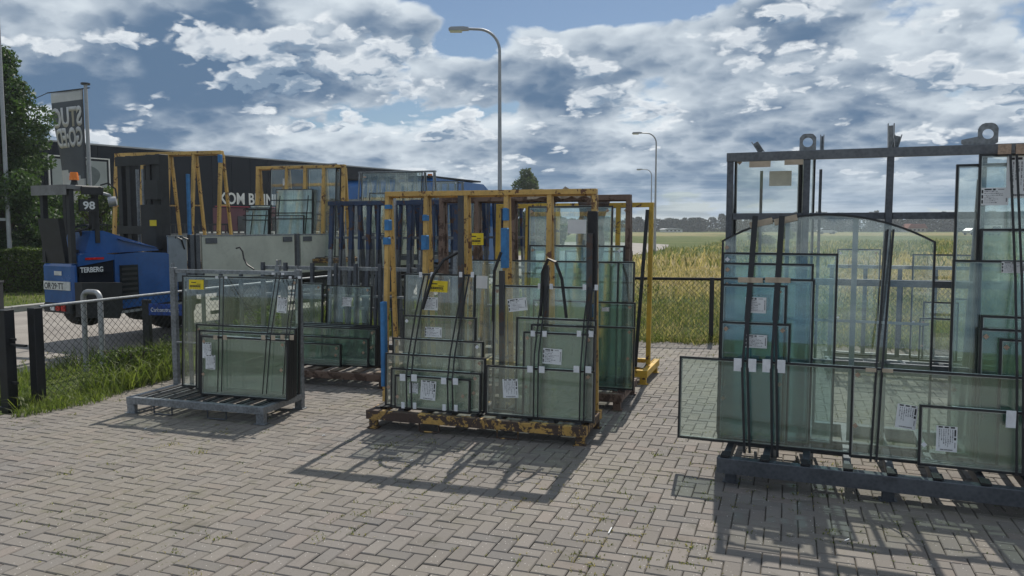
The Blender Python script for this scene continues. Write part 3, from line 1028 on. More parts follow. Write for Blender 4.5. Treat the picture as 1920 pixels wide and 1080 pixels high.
def scatter(n, xr, yr, test, zf=lambda x, y: -.075, ypow=1.0):
    x = rg.uniform(xr[0], xr[1], n)
    y = yr[0] + (yr[1] - yr[0]) * rg.uniform(0, 1, n) ** ypow
    k = test(x, y)
    x, y = x[k], y[k]
    return np.stack([x, y, zf(x, y) * np.ones_like(x), np.ones_like(x)], 1)


def clumpy(P, s, lo=.35, hi=1.5):
    for p in P:
        v = mnoise.noise(Vector((p[0] * s, p[1] * s, 3.3)))
        p[3] = min(hi, max(lo, 1 + v * 1.6))
    return P


fy = lambda x: 11.07 - .178 * (x - 2.87)
infov = lambda x, y: (np.abs(x) < .68 * y + 1.0)
offroad = lambda x, y: x > (-5.62 + .34 * (y - 8.3)) + np.where(y > 60, 2.0, .4)
nearp = clumpy(scatter(34000, (-3.5, 13), (10.2, 17), lambda x, y: (y > fy(x) + .05) & infov(x, y) & offroad(x, y)), .9)
blades('field_grass_near', nearp, .04, .20, .011, 1.9, 'blade', seed=2)
midp = clumpy(scatter(30000, (-1, 24), (17, 32), lambda x, y: infov(x, y) & offroad(x, y)), .45)
blades('field_grass_middle', midp, .06, .22, .022, 1.9, 'blade', seed=3)
farp = clumpy(scatter(26000, (3, 66), (32, 90), lambda x, y: infov(x, y) & offroad(x, y), ypow=1.3), .22)
blades('field_grass_far', farp, .15, .42, .06, 1.2, 'blade', seed=4)
# rough edge of dead grass along the back fence
ep = scatter(60000, (-3.0, 12), (8.8, 12.5), lambda x, y: (y > fy(x) - .34 - .10 * np.sin(x * 5.1) - .08 * np.sin(x * 13.0)) & (y < fy(x) + .25), zf=lambda x, y: -.02 + 0 * x)
blades('dead_grass_edge', clumpy(ep, 2.0), .05, .17, .012, 2.0, 'blade', seed=6)
fx = lambda y: -4.42 + .364 * (y - 7.06)
lp = clumpy(scatter(30000, (-6.2, -1.2), (6.9, 12.2), lambda x, y: (x > (-5.62 + .34 * (y - 8.3)) + .05 + .1 * np.sin(y * 6)) & (x < fx(y) + .30 - .04 * (y - 7) + .06 * np.sin(y * 9)) & (y < fy(x)) & (x > -6.1) & ((y > 7.35) | (x > fx(y) - .1)), zf=lambda x, y: -.01 + 0 * x), 1.4, .25, 1.7)
blades('verge_grass', lp, .05, .20, .009, 1.5, 'blade_lush', seed=7)
# taller tuft against the fence
tp = scatter(7000, (-4.3, -2.6), (7.5, 10.2), lambda x, y: (np.abs(x - fx(y) - .02) < .30), zf=lambda x, y: -.01 + 0 * x)
tp[:, 3] = np.clip(1.1 - np.abs(tp[:, 1] - 8.7) * .35, .3, 1.2)
blades('verge_weeds', tp, .16, .46, .011, 1.3, 'blade_lush', seed=8)
np_ = scatter(2600, (-4.35, -3.5), (6.6, 7.6), lambda x, y: (x > fx(y) + .02) & (x < fx(y) + .52 - .3 * np.abs(y - 7.1)), zf=lambda x, y: -.01 + 0 * x)
blades('yard_edge_grass', np_, .04, .13, .008, 1.2, 'blade_lush', seed=9)
# lawn beyond the road
far_lawn = scatter(16000, (-20, -5), (11, 24), lambda x, y: (x < (-5.62 + .34 * (y - 8.3)) - 6.9) & infov(x, y), zf=lambda x, y: .02 + 0 * x)
blades('lawn_grass', far_lawn, .04, .10, .02, .8, 'blade_lush', seed=10)
# green growth behind the racks at the fence corner
gp = clumpy(scatter(7000, (-3.2, 1.5), (10.6, 13.0), lambda x, y: (y > fy(x)) , zf=lambda x, y: -.05 + 0 * x), 1.2)
blades('corner_weeds', gp, .25, .60, .014, .8, 'blade_lush', seed=11)
# weeds and moss in the joints, dry tufts
wp = []
rw = random.Random(21)
for k in range(3600):
    y = 2.7 + 7.5 * rw.random() ** 1.25
    x = rw.uniform(-.66, .66) * y
    if mnoise.noise(Vector((x * .9, y * .9, 9))) + .5 * mnoise.noise(Vector((x * 3, y * 3, 2))) < .02 and rw.random() < .88:
        continue
    u = x * gR.x + y * gR.y
    w = x * gF.x + y * gF.y
    if rw.random() < .5:
        u = round(u / CELL) * CELL
    else:
        w = round(w / CELL) * CELL
    xx, yy = gR.x * u + gF.x * w, gR.y * u + gF.y * w
    big = rw.random() < .035
    for q in range(rw.randint(5, 12) * (3 if big else 1)):
        r_ = .035 if big else .018
        wp.append((xx + rw.gauss(0, r_), yy + rw.gauss(0, r_ * .8), -.008, 1.6 if big else 1))
blades('joint_weeds', np.array(wp), .006, .022, .0065, 1.9, 'blade', seed=12)
# litter: pale twigs and crumbs
lt = MB().mat('paper')
for (x, y, a, l) in ((.52, 4.05, 1.2, .07), (1.75, 3.95, .4, .03), (-.72, 5.35, .2, .02), (-1.5, 6.0, .4, .02), (-3.0, 6.2, .9, .02)):
    lt.beam((x, y, .004), (x + l * math.cos(a), y + l * math.sin(a), .009), .006, .004)
lo = lt.build('litter')
lo['kind'] = 'stuff'

# ================================================================== racks
def foot(p, x, y, z, m, s=.07, t=.045):
    b = mb(m)
    b.box(x - s / 2, x + s / 2, y - t / 2, y + t / 2, 0, z, .006)
    b.box(x - s / 2 - .015, x + s / 2 + .015, y - t / 2 - .01, y + t / 2 + .01, 0, .008)
    return b.build('foot', p)


def loop(p, x, y, m, w=.16, z=.09, ext=.0):
    b = mb(m)
    r = .007
    b.tube([(x - w / 2, y, z), (x - w / 2, y - ext, .012), (x - w / 2 + .02, y - ext, .008), (x + w / 2 - .02, y - ext, .008), (x + w / 2, y - ext, .012), (x + w / 2, y, z)], r, 6)
    return b.build('fork_loop', p)


def a_rack(name, label, group, o, rot, L, Wd, H, xs, mats, zt, yc, sp_f, sp_r, nsl=7, uw=.045, ud=.05, top=.05, foams=(), back=True, z0=0.0, slat_m=None, blue=False, topd=.045):
    """glass rack: base frame with feet, slats, uprights meeting under a top rail"""
    mU, mT, mB = mats
    t = root(name, label, 'glass rack', (o[0], o[1], z0), rot, group)
    zb = zt - .085
    for y in (.03, Wd - .03):
        mb(mB).box(0, L, y - .03, y + .03, zb, zt - .012, .004).build('base_beam', t)
    for x in (.03, L - .03):
        mb(mB).box(x - .03, x + .03, .062, Wd - .062, zb + .004, zt - .014, .004).build('side_beam', t)
    if z0 == 0:
        for x in (.05, L - .05):
            for y in (.045, Wd - .045):
                foot(t, x, y, zb, mB)
        for x in (L * .30, L * .66):
            loop(t, x, .03, mB, .17, zb)
    for i in range(nsl):
        x = .075 + (L - .15) * i / (nsl - 1)
        s_ = mb(slat_m or mB).box(x - .028, x + .028, .064, Wd - .064, zt - .035, zt - .003, .003)
        s_.mat('rubber').box(x - .020, x + .020, .066, Wd - .066, zt - .002, zt + .006)
        s_.build('slat', t)
    # pads of black rubber the panes stand on
    mb('rubber').box(.09, L - .09, .075, Wd * .45, zt + .0065, zt + .0085).build('rubber_mat', t)
    zz = H - top
    for x in xs:
        mb(mU).beam((x, yc - sp_f, zt), (x, yc - .012, zz), uw, ud, up=(0, 1, 0)).build('upright', t)
        if back:
            mb(mU).beam((x, yc + sp_r, zt), (x, yc + .014 + ud * .6, zz - .003), uw * .9, ud * .8, up=(0, 1, 0)).build('rear_strut', t)
            zq = zt + (zz - zt) * .52
            fr = (zq - zt) / (zz - zt)
            mb(mU).box(x - .006, x + .006, yc - sp_f * (1 - fr), yc + sp_r * (1 - fr), zq, zq + .022).build('cross_plate', t)
    x0, x1 = min(xs) - uw / 2, max(xs) + uw / 2
    mb(mT).box(x0, x1, yc - .04, yc - .04 + topd + .03, zz, H, .004).build('top_rail', t)
    if back:
        mb(mT).box(x0 + .02, x1 - .02, yc + .042, yc + .042 + topd * .7, zz - .012, H - .016, .003).build('rear_rail', t)
    mb(mB).box(.062, L - .062, yc - .02, yc + .02, zb + .006, zt - .04).build('floor_beam', t)
    for (x, z, h, w, mt) in foams:
        fr = (z - zt) / (zz - zt)
        y = yc - sp_f * (1 - fr) - .03
        mb(mt).box(x - w / 2, x + w / 2, y - .02, y + .045, z, z + h, .008).build('foam_pad', t)
    return t


def holder(rk):      # local frame of a rack -> world
    t, rot = rk
    return t, rot


# ------------------------------------------------------------------ glass units
def slip(kind, w, h, seed):
    """a printed slip as a thin sheet, front towards -y, origin at its centre"""
    rs = random.Random(seed)
    if kind in ('paper', 'note'):
        b = mb('note' if kind == 'note' else 'paper')
        b.box(-w / 2, w / 2, -.0012, 0, -h / 2, h / 2)
        return b
    if kind == 'tag':
        b = mb('tag').box(-w / 2, w / 2, -.004, 0, -h / 2, h / 2)
        b.mat('ink')
        b.box(-w * .44, w * .30, -.0046, -.0042, -h * .26, -h * .06)
        b.box(-w * .34, -w * .02, -.0046, -.0042, h * .18, h * .27)
        b.box(w * .04, w * .32, -.0046, -.0042, h * .02, h * .08)
        for i in range(7):
            x = -w * .40 + i * w * .11
            b.mat('tag').box(x, x + w * .07, -.0051, -.0047, -h * .18, -h * .13)
        b.mat('ink')
        for i in range(5):
            x = -w * .38 + i * w * .15
            b.box(x, x + w * rs.uniform(.05, .12), -.0046, -.0042, -h * .38, -h * .34)
        return b
    b = mb('paper').box(-w / 2, w / 2, -.0012, 0, -h / 2, h / 2)
    e, f = -.0018, -.0013
    b.mat('ink')
    land = w >= h
    U, Vv = (w, h) if land else (h, w)

    def r_(u0, u1, v0, v1):
        if land:
            b.box(u0, u1, e, f, v0, v1)
        else:
            b.box(v0, v1, e, f, -u1, -u0)
    # dark tabs at the left end, bar code rows at the right, header and text rows
    for k in range(3):
        r_(-U * .485, -U * .425, -Vv * .40 + k * Vv * .29, -Vv * .40 + k * Vv * .29 + Vv * .20)
    r_(-U * .38, -U * .12, Vv * .36, Vv * .44)
    r_(-U * .07, U * .03, Vv * .35, Vv * .45)
    b.mat('inkgrey')
    r_(U * .12, U * .34, Vv * .38, Vv * .42)
    for row in range(7):
        v0 = Vv * (.26 - row * .105)
        u = -U * .38
        end = rs.uniform(-.05, .34) * U
        while u < end:
            l = rs.uniform(.03, .09) * U
            r_(u, u + l, v0, v0 + Vv * rs.choice((.022, .035, .05)))
            u += l + U * .018
    b.mat('ink')
    v = -Vv * .30
    while v < Vv * .30:
        l = rs.uniform(.008, .03) * Vv * 1.3
        r_(U * .41, U * .455, v, v + l)
        v += l + Vv * .016
    return b


def glass_unit(rt, rot, spec, mat, idx, group, zoff=0.0, thick=.024, sp='spacer'):
    (lab, x, d, w, h, zb, lean, stk, opt) = spec
    o, base = rt
    c, s = math.cos(R(rot)), math.sin(R(rot))
    wx, wy = o[0] + x * c - d * s, o[1] + x * s + d * c
    t = root('glass_unit', lab, 'glass unit', (wx, wy, zb + zoff + .004), (R(-lean), 0, R(rot)), group)
    t.rotation_mode = 'XYZ'
    th = thick
    e = .013
    rs = random.Random(idx)
    if 'rise' in opt:
        rise = opt['rise']
        Rr = ((w / 2) ** 2 + rise ** 2) / (2 * rise)
        def outline(ins):
            n = 22
            pts = [(ins, ins), (w - ins, ins)]
            for i in range(n + 1):
                u = 1 - i / n
                xx = ins + (w - 2 * ins) * u
                zz = h + rise - Rr + math.sqrt(max(0, Rr * Rr - (xx - w / 2) ** 2)) - ins
                pts.append((xx, zz))
            return pts
        oo, ii = outline(0), outline(e)
        g_ = mb(mat)
        g_.prism(outline(.003), -th / 2, th / 2, 'y')
        g_.build('pane', t)
        b = mb(sp)
        n = len(oo)
        for y0, y1 in ((-th / 2 - .002, th / 2 + .002),):
            vs = [(u, y0, v) for u, v in oo] + [(u, y0, v) for u, v in ii] + [(u, y1, v) for u, v in oo] + [(u, y1, v) for u, v in ii]
            fs = []
            for i in range(n):
                j = (i + 1) % n
                fs += [(i, j, n + j, n + i), (2 * n + i, 3 * n + i, 3 * n + j, 2 * n + j), (i, 2 * n + i, 2 * n + j, j), (n + i, n + j, 3 * n + j, 3 * n + i)]
            b.raw(vs, fs)
        b.build('edge_seal', t)
        # pale glazing bars between the panes
        for (xa, wd_, z0, z1) in ((w * .325, .026, .02, h + rise * .80), (w * .645, .034, .02, h + rise * .88)):
            mb('poster').box(xa - wd_ / 2, xa + wd_ / 2, th / 2 + .003, th / 2 + .008, z0, z1).build('glazing_bar', t)
        mb('poster').box(.02, w - .02, th / 2 + .0085, th / 2 + .012, h * .60, h * .60 + .018).build('glazing_bar', t)
        mb('cork').box(w * .325 - .03, w * .325 + .02, -th / 2 - .006, -th / 2 - .0025, h + rise * .74, h + rise * .80).build('cork_pad', t)
        for q in (.14, .26):
            mb('cardboard').beam((w * q, 0, h + rise * (.45 + q * .9)), (w * (q + .11), 0, h + rise * (.62 + q * .98)), .05, .04).build('edge_protector', t)
        H_ = h
    else:
        g_ = mb(mat)
        g_.box(.003, w - .003, -th / 2, th / 2, .003, h - .003)
        g_.build('pane', t)
        b = mb(sp)
        a = th / 2 + .0015
        b.box(0, w, -a, a, 0, e)
        b.box(0, w, -a, a, h - e, h)
        b.box(0, e, -a, a, e, h - e)
        b.box(w - e, w, -a, a, e, h - e)
        b.build('edge_seal', t)
        # pale strip along part of the upper edge, a sky glint put in as colour
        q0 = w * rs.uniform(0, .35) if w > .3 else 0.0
        mb('glint_strip').box(q0 + .002, min(w - .002, q0 + w * rs.uniform(.35, .9)), -.0095, .0095, h + .0003, h + .0022).build('edge_glint', t)
        # thin bright spacer just inside the seal
        b = mb('spacer_grey')
        k = e + .001
        a = .0075
        b.box(k, w - k, -a, a, k, k + .005)
        b.box(k, w - k, -a, a, h - k - .005, h - k)
        b.box(k, k + .005, -a, a, k + .006, h - k - .006)
        b.box(w - k - .005, w - k, -a, a, k + .006, h - k - .006)
        b.build('spacer_bar', t)
        H_ = h
    # little separation pads at the corners
    for (u, v) in ((.035, h - .05), (w - .05, h - .045), (w - .06, h * .5), (.03, h * .35)):
        if rs.random() < .55 and w > .3:
            cp = mb('cork' if rs.random() < .8 else 'white_foam')
            cp.box(-.012, .012, -.003, 0, -.012, .012)
            cp.build('separation_pad', t, location=(u, -th / 2 - .0016, v), rotation_euler=(0, R(45), 0))
    for i, (kd, u, v, sw, sh, rt_) in enumerate(stk):
        slip(kd, sw, sh, idx * 10 + i).build({'tag': 'warning_tag', 'slip': 'printed_slip', 'paper': 'blank_paper', 'note': 'blank_note'}[kd], t,
                                           location=(u, -th / 2 - .002 - .0022 * i, v), rotation_euler=(0, R(rt_), 0))
    return t


def strap_pair(o, rot, lab, Pp, Q, group, w=.011, pads=(), top=1.0):
    t = root('strap', lab, 'strap', (o[0], o[1], 0), rot, group)
    for L in (Pp, Q):
        b = mb('strap')
        for i in range(len(L) - 1):
            a, c_ = Vector(L[i]), Vector(L[i + 1])
            b.beam(a + Vector((0, -.012, 0)), c_ + Vector((0, -.012, 0)) + (c_ - a).normalized() * .003, w if i else w * top, .007, up=(0, 1, 0))
        b.build('band', t)
    for (k, fr, m, pw, ph) in pads:
        for L, dx in ((Pp, -.03), (Q, .03)):
            a, c_ = Vector(L[k]), Vector(L[k + 1])
            p = a.lerp(c_, fr)
            mb(m).box(p.x + dx - pw / 2, p.x + dx + pw / 2, p.y - .022, p.y - .0165, p.z - ph / 2, p.z + ph / 2, .002).build('edge_pad', t)
    return t


ORI = dict(A=((-3.42, 6.75), -17), B1=((-1.2, 6.24), -18), B2=((-.91, 7.47), -19), B3=((-.33, 8.59), -20),
           C=((-3.15, 8.3), -17), RR=((1.31, 4.85), -22), R2=((3.39, 8.3), -22))
idx = 0
GRP = dict(A='glass units on the small grey rack', B1='glass units on the nearest yellow rack', B2='glass units on the rusty brown rack',
           B3='glass units on the farthest yellow rack', C='glass units on the low rusty rack', RR='glass units on the big grey rack', R2='glass units on the low rack by the fence')
GM = dict(A='glass', B1='glass', B2='glass_green', B3='glass', C='glass_green', RR='glass', R2='glass_clear')
for k, lst in PANES.items():
    for spec in lst:
        idx += 1
        m_ = GM[k]
        L_ = spec[0]
        if 'blue green' in L_ or 'pale blue' in L_:
            m_ = 'glass_blue'
        elif 'green' in L_ or 'right stack of the big' in L_:
            m_ = 'glass_green'
        if 'milky' in L_:
            m_ = 'glass_hazy'
        if 'arched' in L_ or 'clear' in L_ and k == 'RR':
            m_ = 'glass_clear'
        th_ = .024 if k not in ('C',) else .026
        glass_unit((ORI[k][0], 0), ORI[k][1], spec, m_, idx, GRP[k], thick=th_)
for k, lst in STRAPS.items():
    for i, (lab, Pp, Q) in enumerate(lst):
        pads = ()
        w = .011
        if k == 'B1':
            pads = [(0, .01, 'white_foam', .028, .042)]
            if i == 0:
                pads += [(3, .02, 'white_foam', .05, .055), (3, .92, 'white_foam', .03, .05)]
            if i == 1:
                pads += [(3, .02, 'white_foam', .045, .05), (3, .92, 'white_foam', .03, .05)]
            if i >= 2:
                pads += [(1, .40, 'white_foam', .035, .045), (3, .02, 'white_foam', .045, .05)]
        if k == 'A':
            w = .006
            pads = [(0, .01, 'white_foam', .03, .02), (1, .03, 'cardboard', .04, .04)]
        if k == 'RR':
            w = .016 if i < 2 else .013
            if i < 2:
                pads = [(1, .93, 'white_foam', .05, .085), (0, .62, 'cardboard', .09, .035)]
            if i == 2:
                pads = [(2, .02, 'cardboard', .06, .022)]
            if i == 3:
                pads = [(2, .45, 'white_foam', .05, .10), (0, .02, 'cork', .07, .06)]
        strap_pair(ORI[k][0], ORI[k][1], lab, Pp, Q, 'straps over the glass on the racks', w, pads, 1.7 if k == 'RR' and i < 2 else 1.0)

# nearest yellow A-frame rack
foams = [(.04, 1.80, .035, .05, 'blue_foam'), (.04, 1.62, .09, .045, 'blue_foam'), (.03, 1.50, .06, .05, 'blue_foam'), (.03, .30, .72, .04, 'blue_foam'),
         (.385, 1.70, .05, .04, 'blue_foam'), (.385, 1.46, .12, .05, 'blue_foam'), (1.09, 1.32, .32, .055, 'blue_foam'), (1.09, 1.70, .10, .04, 'blue_foam'),
         (1.81, .95, .10, .04, 'blue_foam'), (1.81, 1.15, .62, .075, 'rubber')]
b1 = a_rack('glass_rack', 'nearest yellow rack with flaking ochre paint, blue foam and a full front of glass', 'glass racks in the yard',
            ORI['B1'][0], -18, 1.84, .63, 1.945, (.03, .385, .74, 1.09, 1.45, 1.81), ('yellow', 'yellow', 'yellow_base'), .165, .40, .11, .13, nsl=9,
            foams=foams, slat_m='dark_steel', uw=.035, ud=.04, top=.040)
for q, x in enumerate((.74, 1.09, 1.455, 1.80)):
    mb('dark_steel').box(x - .021, x + .021, .255, .285, .18, (1.90, 1.30, 1.35, 1.6)[q]).build('dark_post', b1)
# black rubber hoses hanging over the yellow rack
for (lab, pts) in (('curved black rubber hose hanging beside the yellow tag on the nearest yellow rack', [(.70, .30, 1.44), (.60, .24, 1.38), (.52, .2, 1.25), (.47, .18, 1.08), (.44, .17, .98)]),
                   ('looped black rubber hose at the right middle of the nearest yellow rack', [(1.42, .24, .95), (1.44, .22, 1.30), (1.49, .2, 1.40), (1.55, .2, 1.38), (1.60, .2, 1.25), (1.64, .19, .95)]),
                   ('short black rubber hose hanging by the middle post of the nearest yellow rack', [(1.10, .22, 1.45), (1.05, .2, 1.30), (1.04, .2, 1.0), (1.04, .2, .9)])):
    h = root('rubber_hose', lab, 'hose', (ORI['B1'][0][0], ORI['B1'][0][1], 0), -18, 'black hoses hanging on the racks')
    b = mb('strap')
    b.smooth = True
    b.tube(pts, .013, 8)
    b.build('hose', h)

a_rack('glass_rack', 'rusty dark brown rack standing right behind the nearest yellow rack', 'glass racks in the yard',
       ORI['B2'][0], -19, 2.0, .8, 1.95, (.06, .44, .82, 1.21, 1.59, 1.96), ('brown_rust', 'brown_rust', 'brown_rust'), .165, .46, .10, .14, nsl=8,
       foams=[(1.25, 1.0, .2, .05, 'cardboard')])
a_rack('glass_rack', 'farthest yellow rack with clean bright yellow paint at its right end', 'glass racks in the yard',
       ORI['B3'][0], -20, 1.85, .78, 1.91, (.04, .40, .75, 1.08, 1.44, 1.80), ('yellow_fresh', 'yellow_fresh', 'yellow_fresh'), .165, .42, .10, .12, nsl=7, back=False)
b4 = root('steel_bar', 'black slanting steel bar leaning before the right post of the farthest yellow rack', 'bar', ORI['B3'][0] + (0,), -20)
mb('black_paint').beam((1.70, .12, .17), (1.765, .36, 1.83), .035, .03, up=(0, 1, 0)).build('bar', b4)
b5 = root('warning_tag', 'yellow warning tag hanging on the rusty brown rack beside its post', 'tag', ORI['B2'][0] + (0,), -19)
slip('tag', .145, .115, 77).build('card', b5, location=(.50, .28, 1.53))
# brown wrapped sheet hanging on the farthest racks
wr = MB().mat('wrap')
wr.smooth = True
n1, n2 = 14, 22
vs, fs = [], []
for i in range(n1):
    for j in range(n2):
        u, v = i / (n1 - 1), j / (n2 - 1)
        x = 1.02 + .34 * u * (1 - .25 * v) + .02 * math.sin(9 * v + 2 * u)
        z = 1.93 - .80 * v
        y = .26 + .03 * mnoise.noise(Vector((u * 4, v * 7, 1))) + .05 * math.sin(u * 9 + v * 3) * .4
        vs.append((x, y, z))
for i in range(n1 - 1):
    for j in range(n2 - 1):
        a = i * n2 + j
        fs.append((a, a + n2, a + n2 + 1, a + 1))
wr.raw(vs, fs)
wo_ = wr.build('wrapping_sheet', None, location=(ORI['B3'][0][0], ORI['B3'][0][1], 0), rotation_euler=(0, 0, R(-20)))
sm = wo_.modifiers.new('thickness', 'SOLIDIFY')
sm.thickness = .004
tag(wo_, 'crumpled dark brown wrapping hanging between the yellow and brown rack posts', 'wrapping')
fl = MB().mat('film')
vs, fs = [], []
rq = random.Random(4)
for i in range(16):
    for j in range(6):
        vs.append((.80 + .62 * i / 15, .16 + .05 * j / 5 + rq.uniform(-.012, .012), 1.90 + .05 * math.sin(math.pi * j / 5) * (1 + .8 * math.sin(i * .9)) + rq.uniform(-.02, .02)))
for i in range(15):
    for j in range(5):
        a = i * 6 + j
        fs.append((a, a + 6, a + 7, a + 1))
fl.raw(vs, fs)
fo = fl.build('plastic_film', None, location=(ORI['B2'][0][0] + .25, ORI['B2'][0][1] + .15, .03), rotation_euler=(0, 0, R(-19)))
sm = fo.modifiers.new('thickness', 'SOLIDIFY')
sm.thickness = .003
tag(fo, 'crumpled pale plastic film draped over the top rail of the rusty brown rack', 'plastic film')

# small grey rack: pallet base with back frame
A = root('glass_rack', 'small galvanised grey rack with slatted deck, nearest the gate', 'glass rack', (-3.42, 6.75, 0), -17, 'glass racks in the yard')
L, Wd, zt = 1.41, .64, .148
for y in (.025, Wd - .025):
    mb('steel').box(0, L, y - .025, y + .025, .088, zt, .004).build('base_beam', A)
for x in (.025, L - .025):
    mb('steel').box(x - .025, x + .025, .052, Wd - .052, .090, zt - .002, .004).build('side_beam', A)
for x in (.04, L - .04):
    for y in (.03, Wd - .03):
        foot(A, x, y, .088, 'steel', .08, .05)
for x in (.36, .92):
    loop(A, x, .04, 'steel_dark', .19, .088)
for i in range(8):
    x = .11 + (L - .22) * i / 7
    s_ = mb('steel').box(x - .034, x + .034, .055, Wd - .055, zt - .030, zt - .004, .003)
    s_.mat('rubber').box(x - .026, x + .026, .058, Wd - .06, zt - .003, zt + .005)
    s_.build('slat', A)
for x in (.028, L - .028):
    mb('steel').box(x - .028, x + .028, Wd - .052, Wd - .004, zt, 1.265, .004).build('corner_post', A)
    mb('steel').tube([(x - .012, Wd - .03, 1.266), (x - .012, Wd - .03, 1.30), (x + .012, Wd - .03, 1.30), (x + .012, Wd - .03, 1.266)], .006, 6).build('stacking_hook', A)
mb('steel').box(.058, L - .058, Wd - .045, Wd - .012, 1.215, 1.25, .003).build('top_rail', A)
for x in (.20, .36, .56, .78, 1.02, 1.22):
    mb('steel_dark').box(x - .014, x + .014, Wd - .042, Wd - .016, zt, 1.213).build('upright', A)
mb('steel').box(.058, .34, Wd - .06, Wd - .047, .55, .565).build('cross_bar', A)
mb('white_paint').box(L - .045, L - .012, Wd - .0565, Wd - .0525, .78, .90).build('serial_plate', A)
# grey strut leaning behind the glass of the small rack
sg = root('steel_bar', 'thick grey steel strut leaning behind the dangling slip on the small grey rack', 'bar', (-3.42, 6.75, 0), -17)
mb('steel').beam((1.00, .60, .16), (1.16, .64, 1.30), .045, .035, up=(0, 1, 0)).build('strut', sg)
mb('steel').tube([(1.15, .64, 1.30), (1.15, .64, 1.345), (1.18, .64, 1.345), (1.18, .64, 1.30)], .012, 6).build('shackle', sg)
# cable looping above the small rack
cb_ = root('rubber_hose', 'black cable curling up above the small grey rack before the truck side', 'cable', (-3.42, 6.75, 0), -17, 'black hoses hanging on the racks')
b = mb('strap')
b.smooth = True
b.tube([(.70, .66, 1.45), (.74, .66, 1.46), (.77, .66, 1.42), (.78, .66, 1.36), (.82, .65, 1.30), (.90, .64, 1.26)], .008, 7)
b.build('cable', cb_)

# low rusty rack behind
Cr = root('glass_rack', 'low rack with a rusty base and grey posts behind the small grey rack', 'glass rack', (-3.15, 8.3, 0), -17, 'glass racks in the yard')
L, Wd, zt = 1.95, .75, .16
for y in (.03, Wd - .03):
    mb('brown_rust').box(0, L, y - .03, y + .03, .08, zt - .01, .004).build('base_beam', Cr)
for x in (.03, L * .5, L - .03):
    mb('brown_rust').box(x - .03, x + .03, .062, Wd - .062, .084, zt - .014, .004).build('side_beam', Cr)
for x in (.05, L - .05):
    for y in (.045, Wd - .045):
        foot(Cr, x, y, .08, 'brown_rust')
for i in range(8):
    x = .10 + (L - .2) * i / 7
    mb('wood').box(x - .04, x + .04, .02, Wd - .02, zt - .008, zt + .006).build('slat', Cr)
for x in (.05, .35, .70, 1.0, 1.25, 1.55, 1.90, 2.02):
    mb('steel_dark').beam((x, Wd - .06, zt), (x, Wd - .03, 1.24), .035, .04, up=(0, 1, 0)).build('upright', Cr)
mb('steel').box(0, 2.12, Wd - .012, Wd + .022, 1.16, 1.20, .003).build('top_rail', Cr)
mb('steel').box(0, 2.05, Wd - .026, Wd - .002 + .008, .86, .885).build('middle_rail', Cr)


# tall blue topped frames at the back of the yard
def tall_frame(lab, o, rot, L, H, xs, Wd=.7):
    t = root('glass_rack', lab, 'glass rack', (o[0], o[1], 0), rot, 'glass racks in the yard')
    for y in (.03, Wd - .03):
        mb('steel_dark').box(0, L, y - .03, y + .03, .08, .15, .004).build('base_beam', t)
    for x in (.03, L - .03):
        mb('steel_dark').box(x - .03, x + .03, .062, Wd - .062, .084, .146).build('side_beam', t)
    for x in (.05, L - .05):
        for y in (.045, Wd - .045):
            foot(t, x, y, .08, 'steel_dark')
    zs = H * .70
    for i, x in enumerate(xs):
        w = .046 if i % 2 == 0 else .026
        for (y0, y1) in ((.10, .26), (.60, .44)):
            ym = y0 + (y1 - y0) * (zs - .15) / (H - .2)
            mb('steel_dark' if i % 3 else 'steel').beam((x, y0, .15), (x, ym, zs), w, .04, up=(0, 1, 0)).build('upright', t)
            mb('blue_steel').beam((x, ym, zs + .001), (x, y1, H - .05), w + .004, .044, up=(0, 1, 0)).build('blue_upright', t)
    for y in (.22, .44):
        mb('blue_steel').box(-.01, L + .01, y, y + .05, H - .05, H, .004).build('top_rail', t)
    for z in (.62, 1.12, 1.50):
        mb('steel').box(.0, L, .37, .395, z, z + .03).build('middle_rail', t)
    return t


tall_frame('tall steel rack with dark blue top, left one of the pair at the yard corner', (-2.33, 9.35), -19, 1.75, 1.96, (.03, .17, .31, .43, .55, .68, .80, .97, 1.10, 1.25, 1.40, 1.55, 1.70))
tall_frame('tall steel rack with dark blue top, directly behind the nearest yellow rack', (-1.40, 9.9), -19, 1.9, 2.0, (.03, .16, .30, .5, .61, .72, .95, 1.08, 1.2, 1.45, 1.60, 1.85))
gp_ = root('steel_pole', 'single pale galvanised pole standing before the blue topped racks', 'pole', (-1.40, 9.15, 0), -19)
bb = mb('tube')
bb.smooth = True
bb.tube([(0, 0, 0), (.01, 0, 2.0)], .028, 12).build('pole', gp_)

# big grey rack on the right
RR = root('glass_rack', 'big galvanised grey rack with lifting eyes on its top rail, at the right', 'glass rack', (1.31, 4.85, 0), -22, 'glass racks in the yard')
L, Wd, zt = 2.75, 1.25, .195
mb('steel_dark').box(0, L, 0, .07, .080, zt - .018, .004).build('base_beam', RR)
mb('steel_dark').box(0, L, Wd - .07, Wd, .085, zt - .015, .004).build('base_beam', RR)
mb('steel_dark').box(.0, L, .64, .74, .09, zt - .02, .004).build('base_beam', RR)
for i in range(12):
    x = .05 + (L - .1) * i / 11
    s_ = mb('steel_dark').box(x - .022, x + .022, .072, Wd - .072, zt - .07, zt - .012, .003)
    s_.mat('rubber').box(x - .028, x + .028, .005, .11, zt - .011, zt + .0)
    s_.build('slat', RR)
for x in (.08, 1.0, 1.9, L - .08):
    for y in (.10, Wd - .1):
        foot(RR, x, y, .079, 'steel_dark', .07, .05)
py0 = .66
mb('steel_mid').box(-.055, L, py0 - .003, py0 + .050, 2.105, 2.165, .004).build('top_rail', RR)
xs = (-.03, .475, .985, 1.51, 2.03, 2.6)
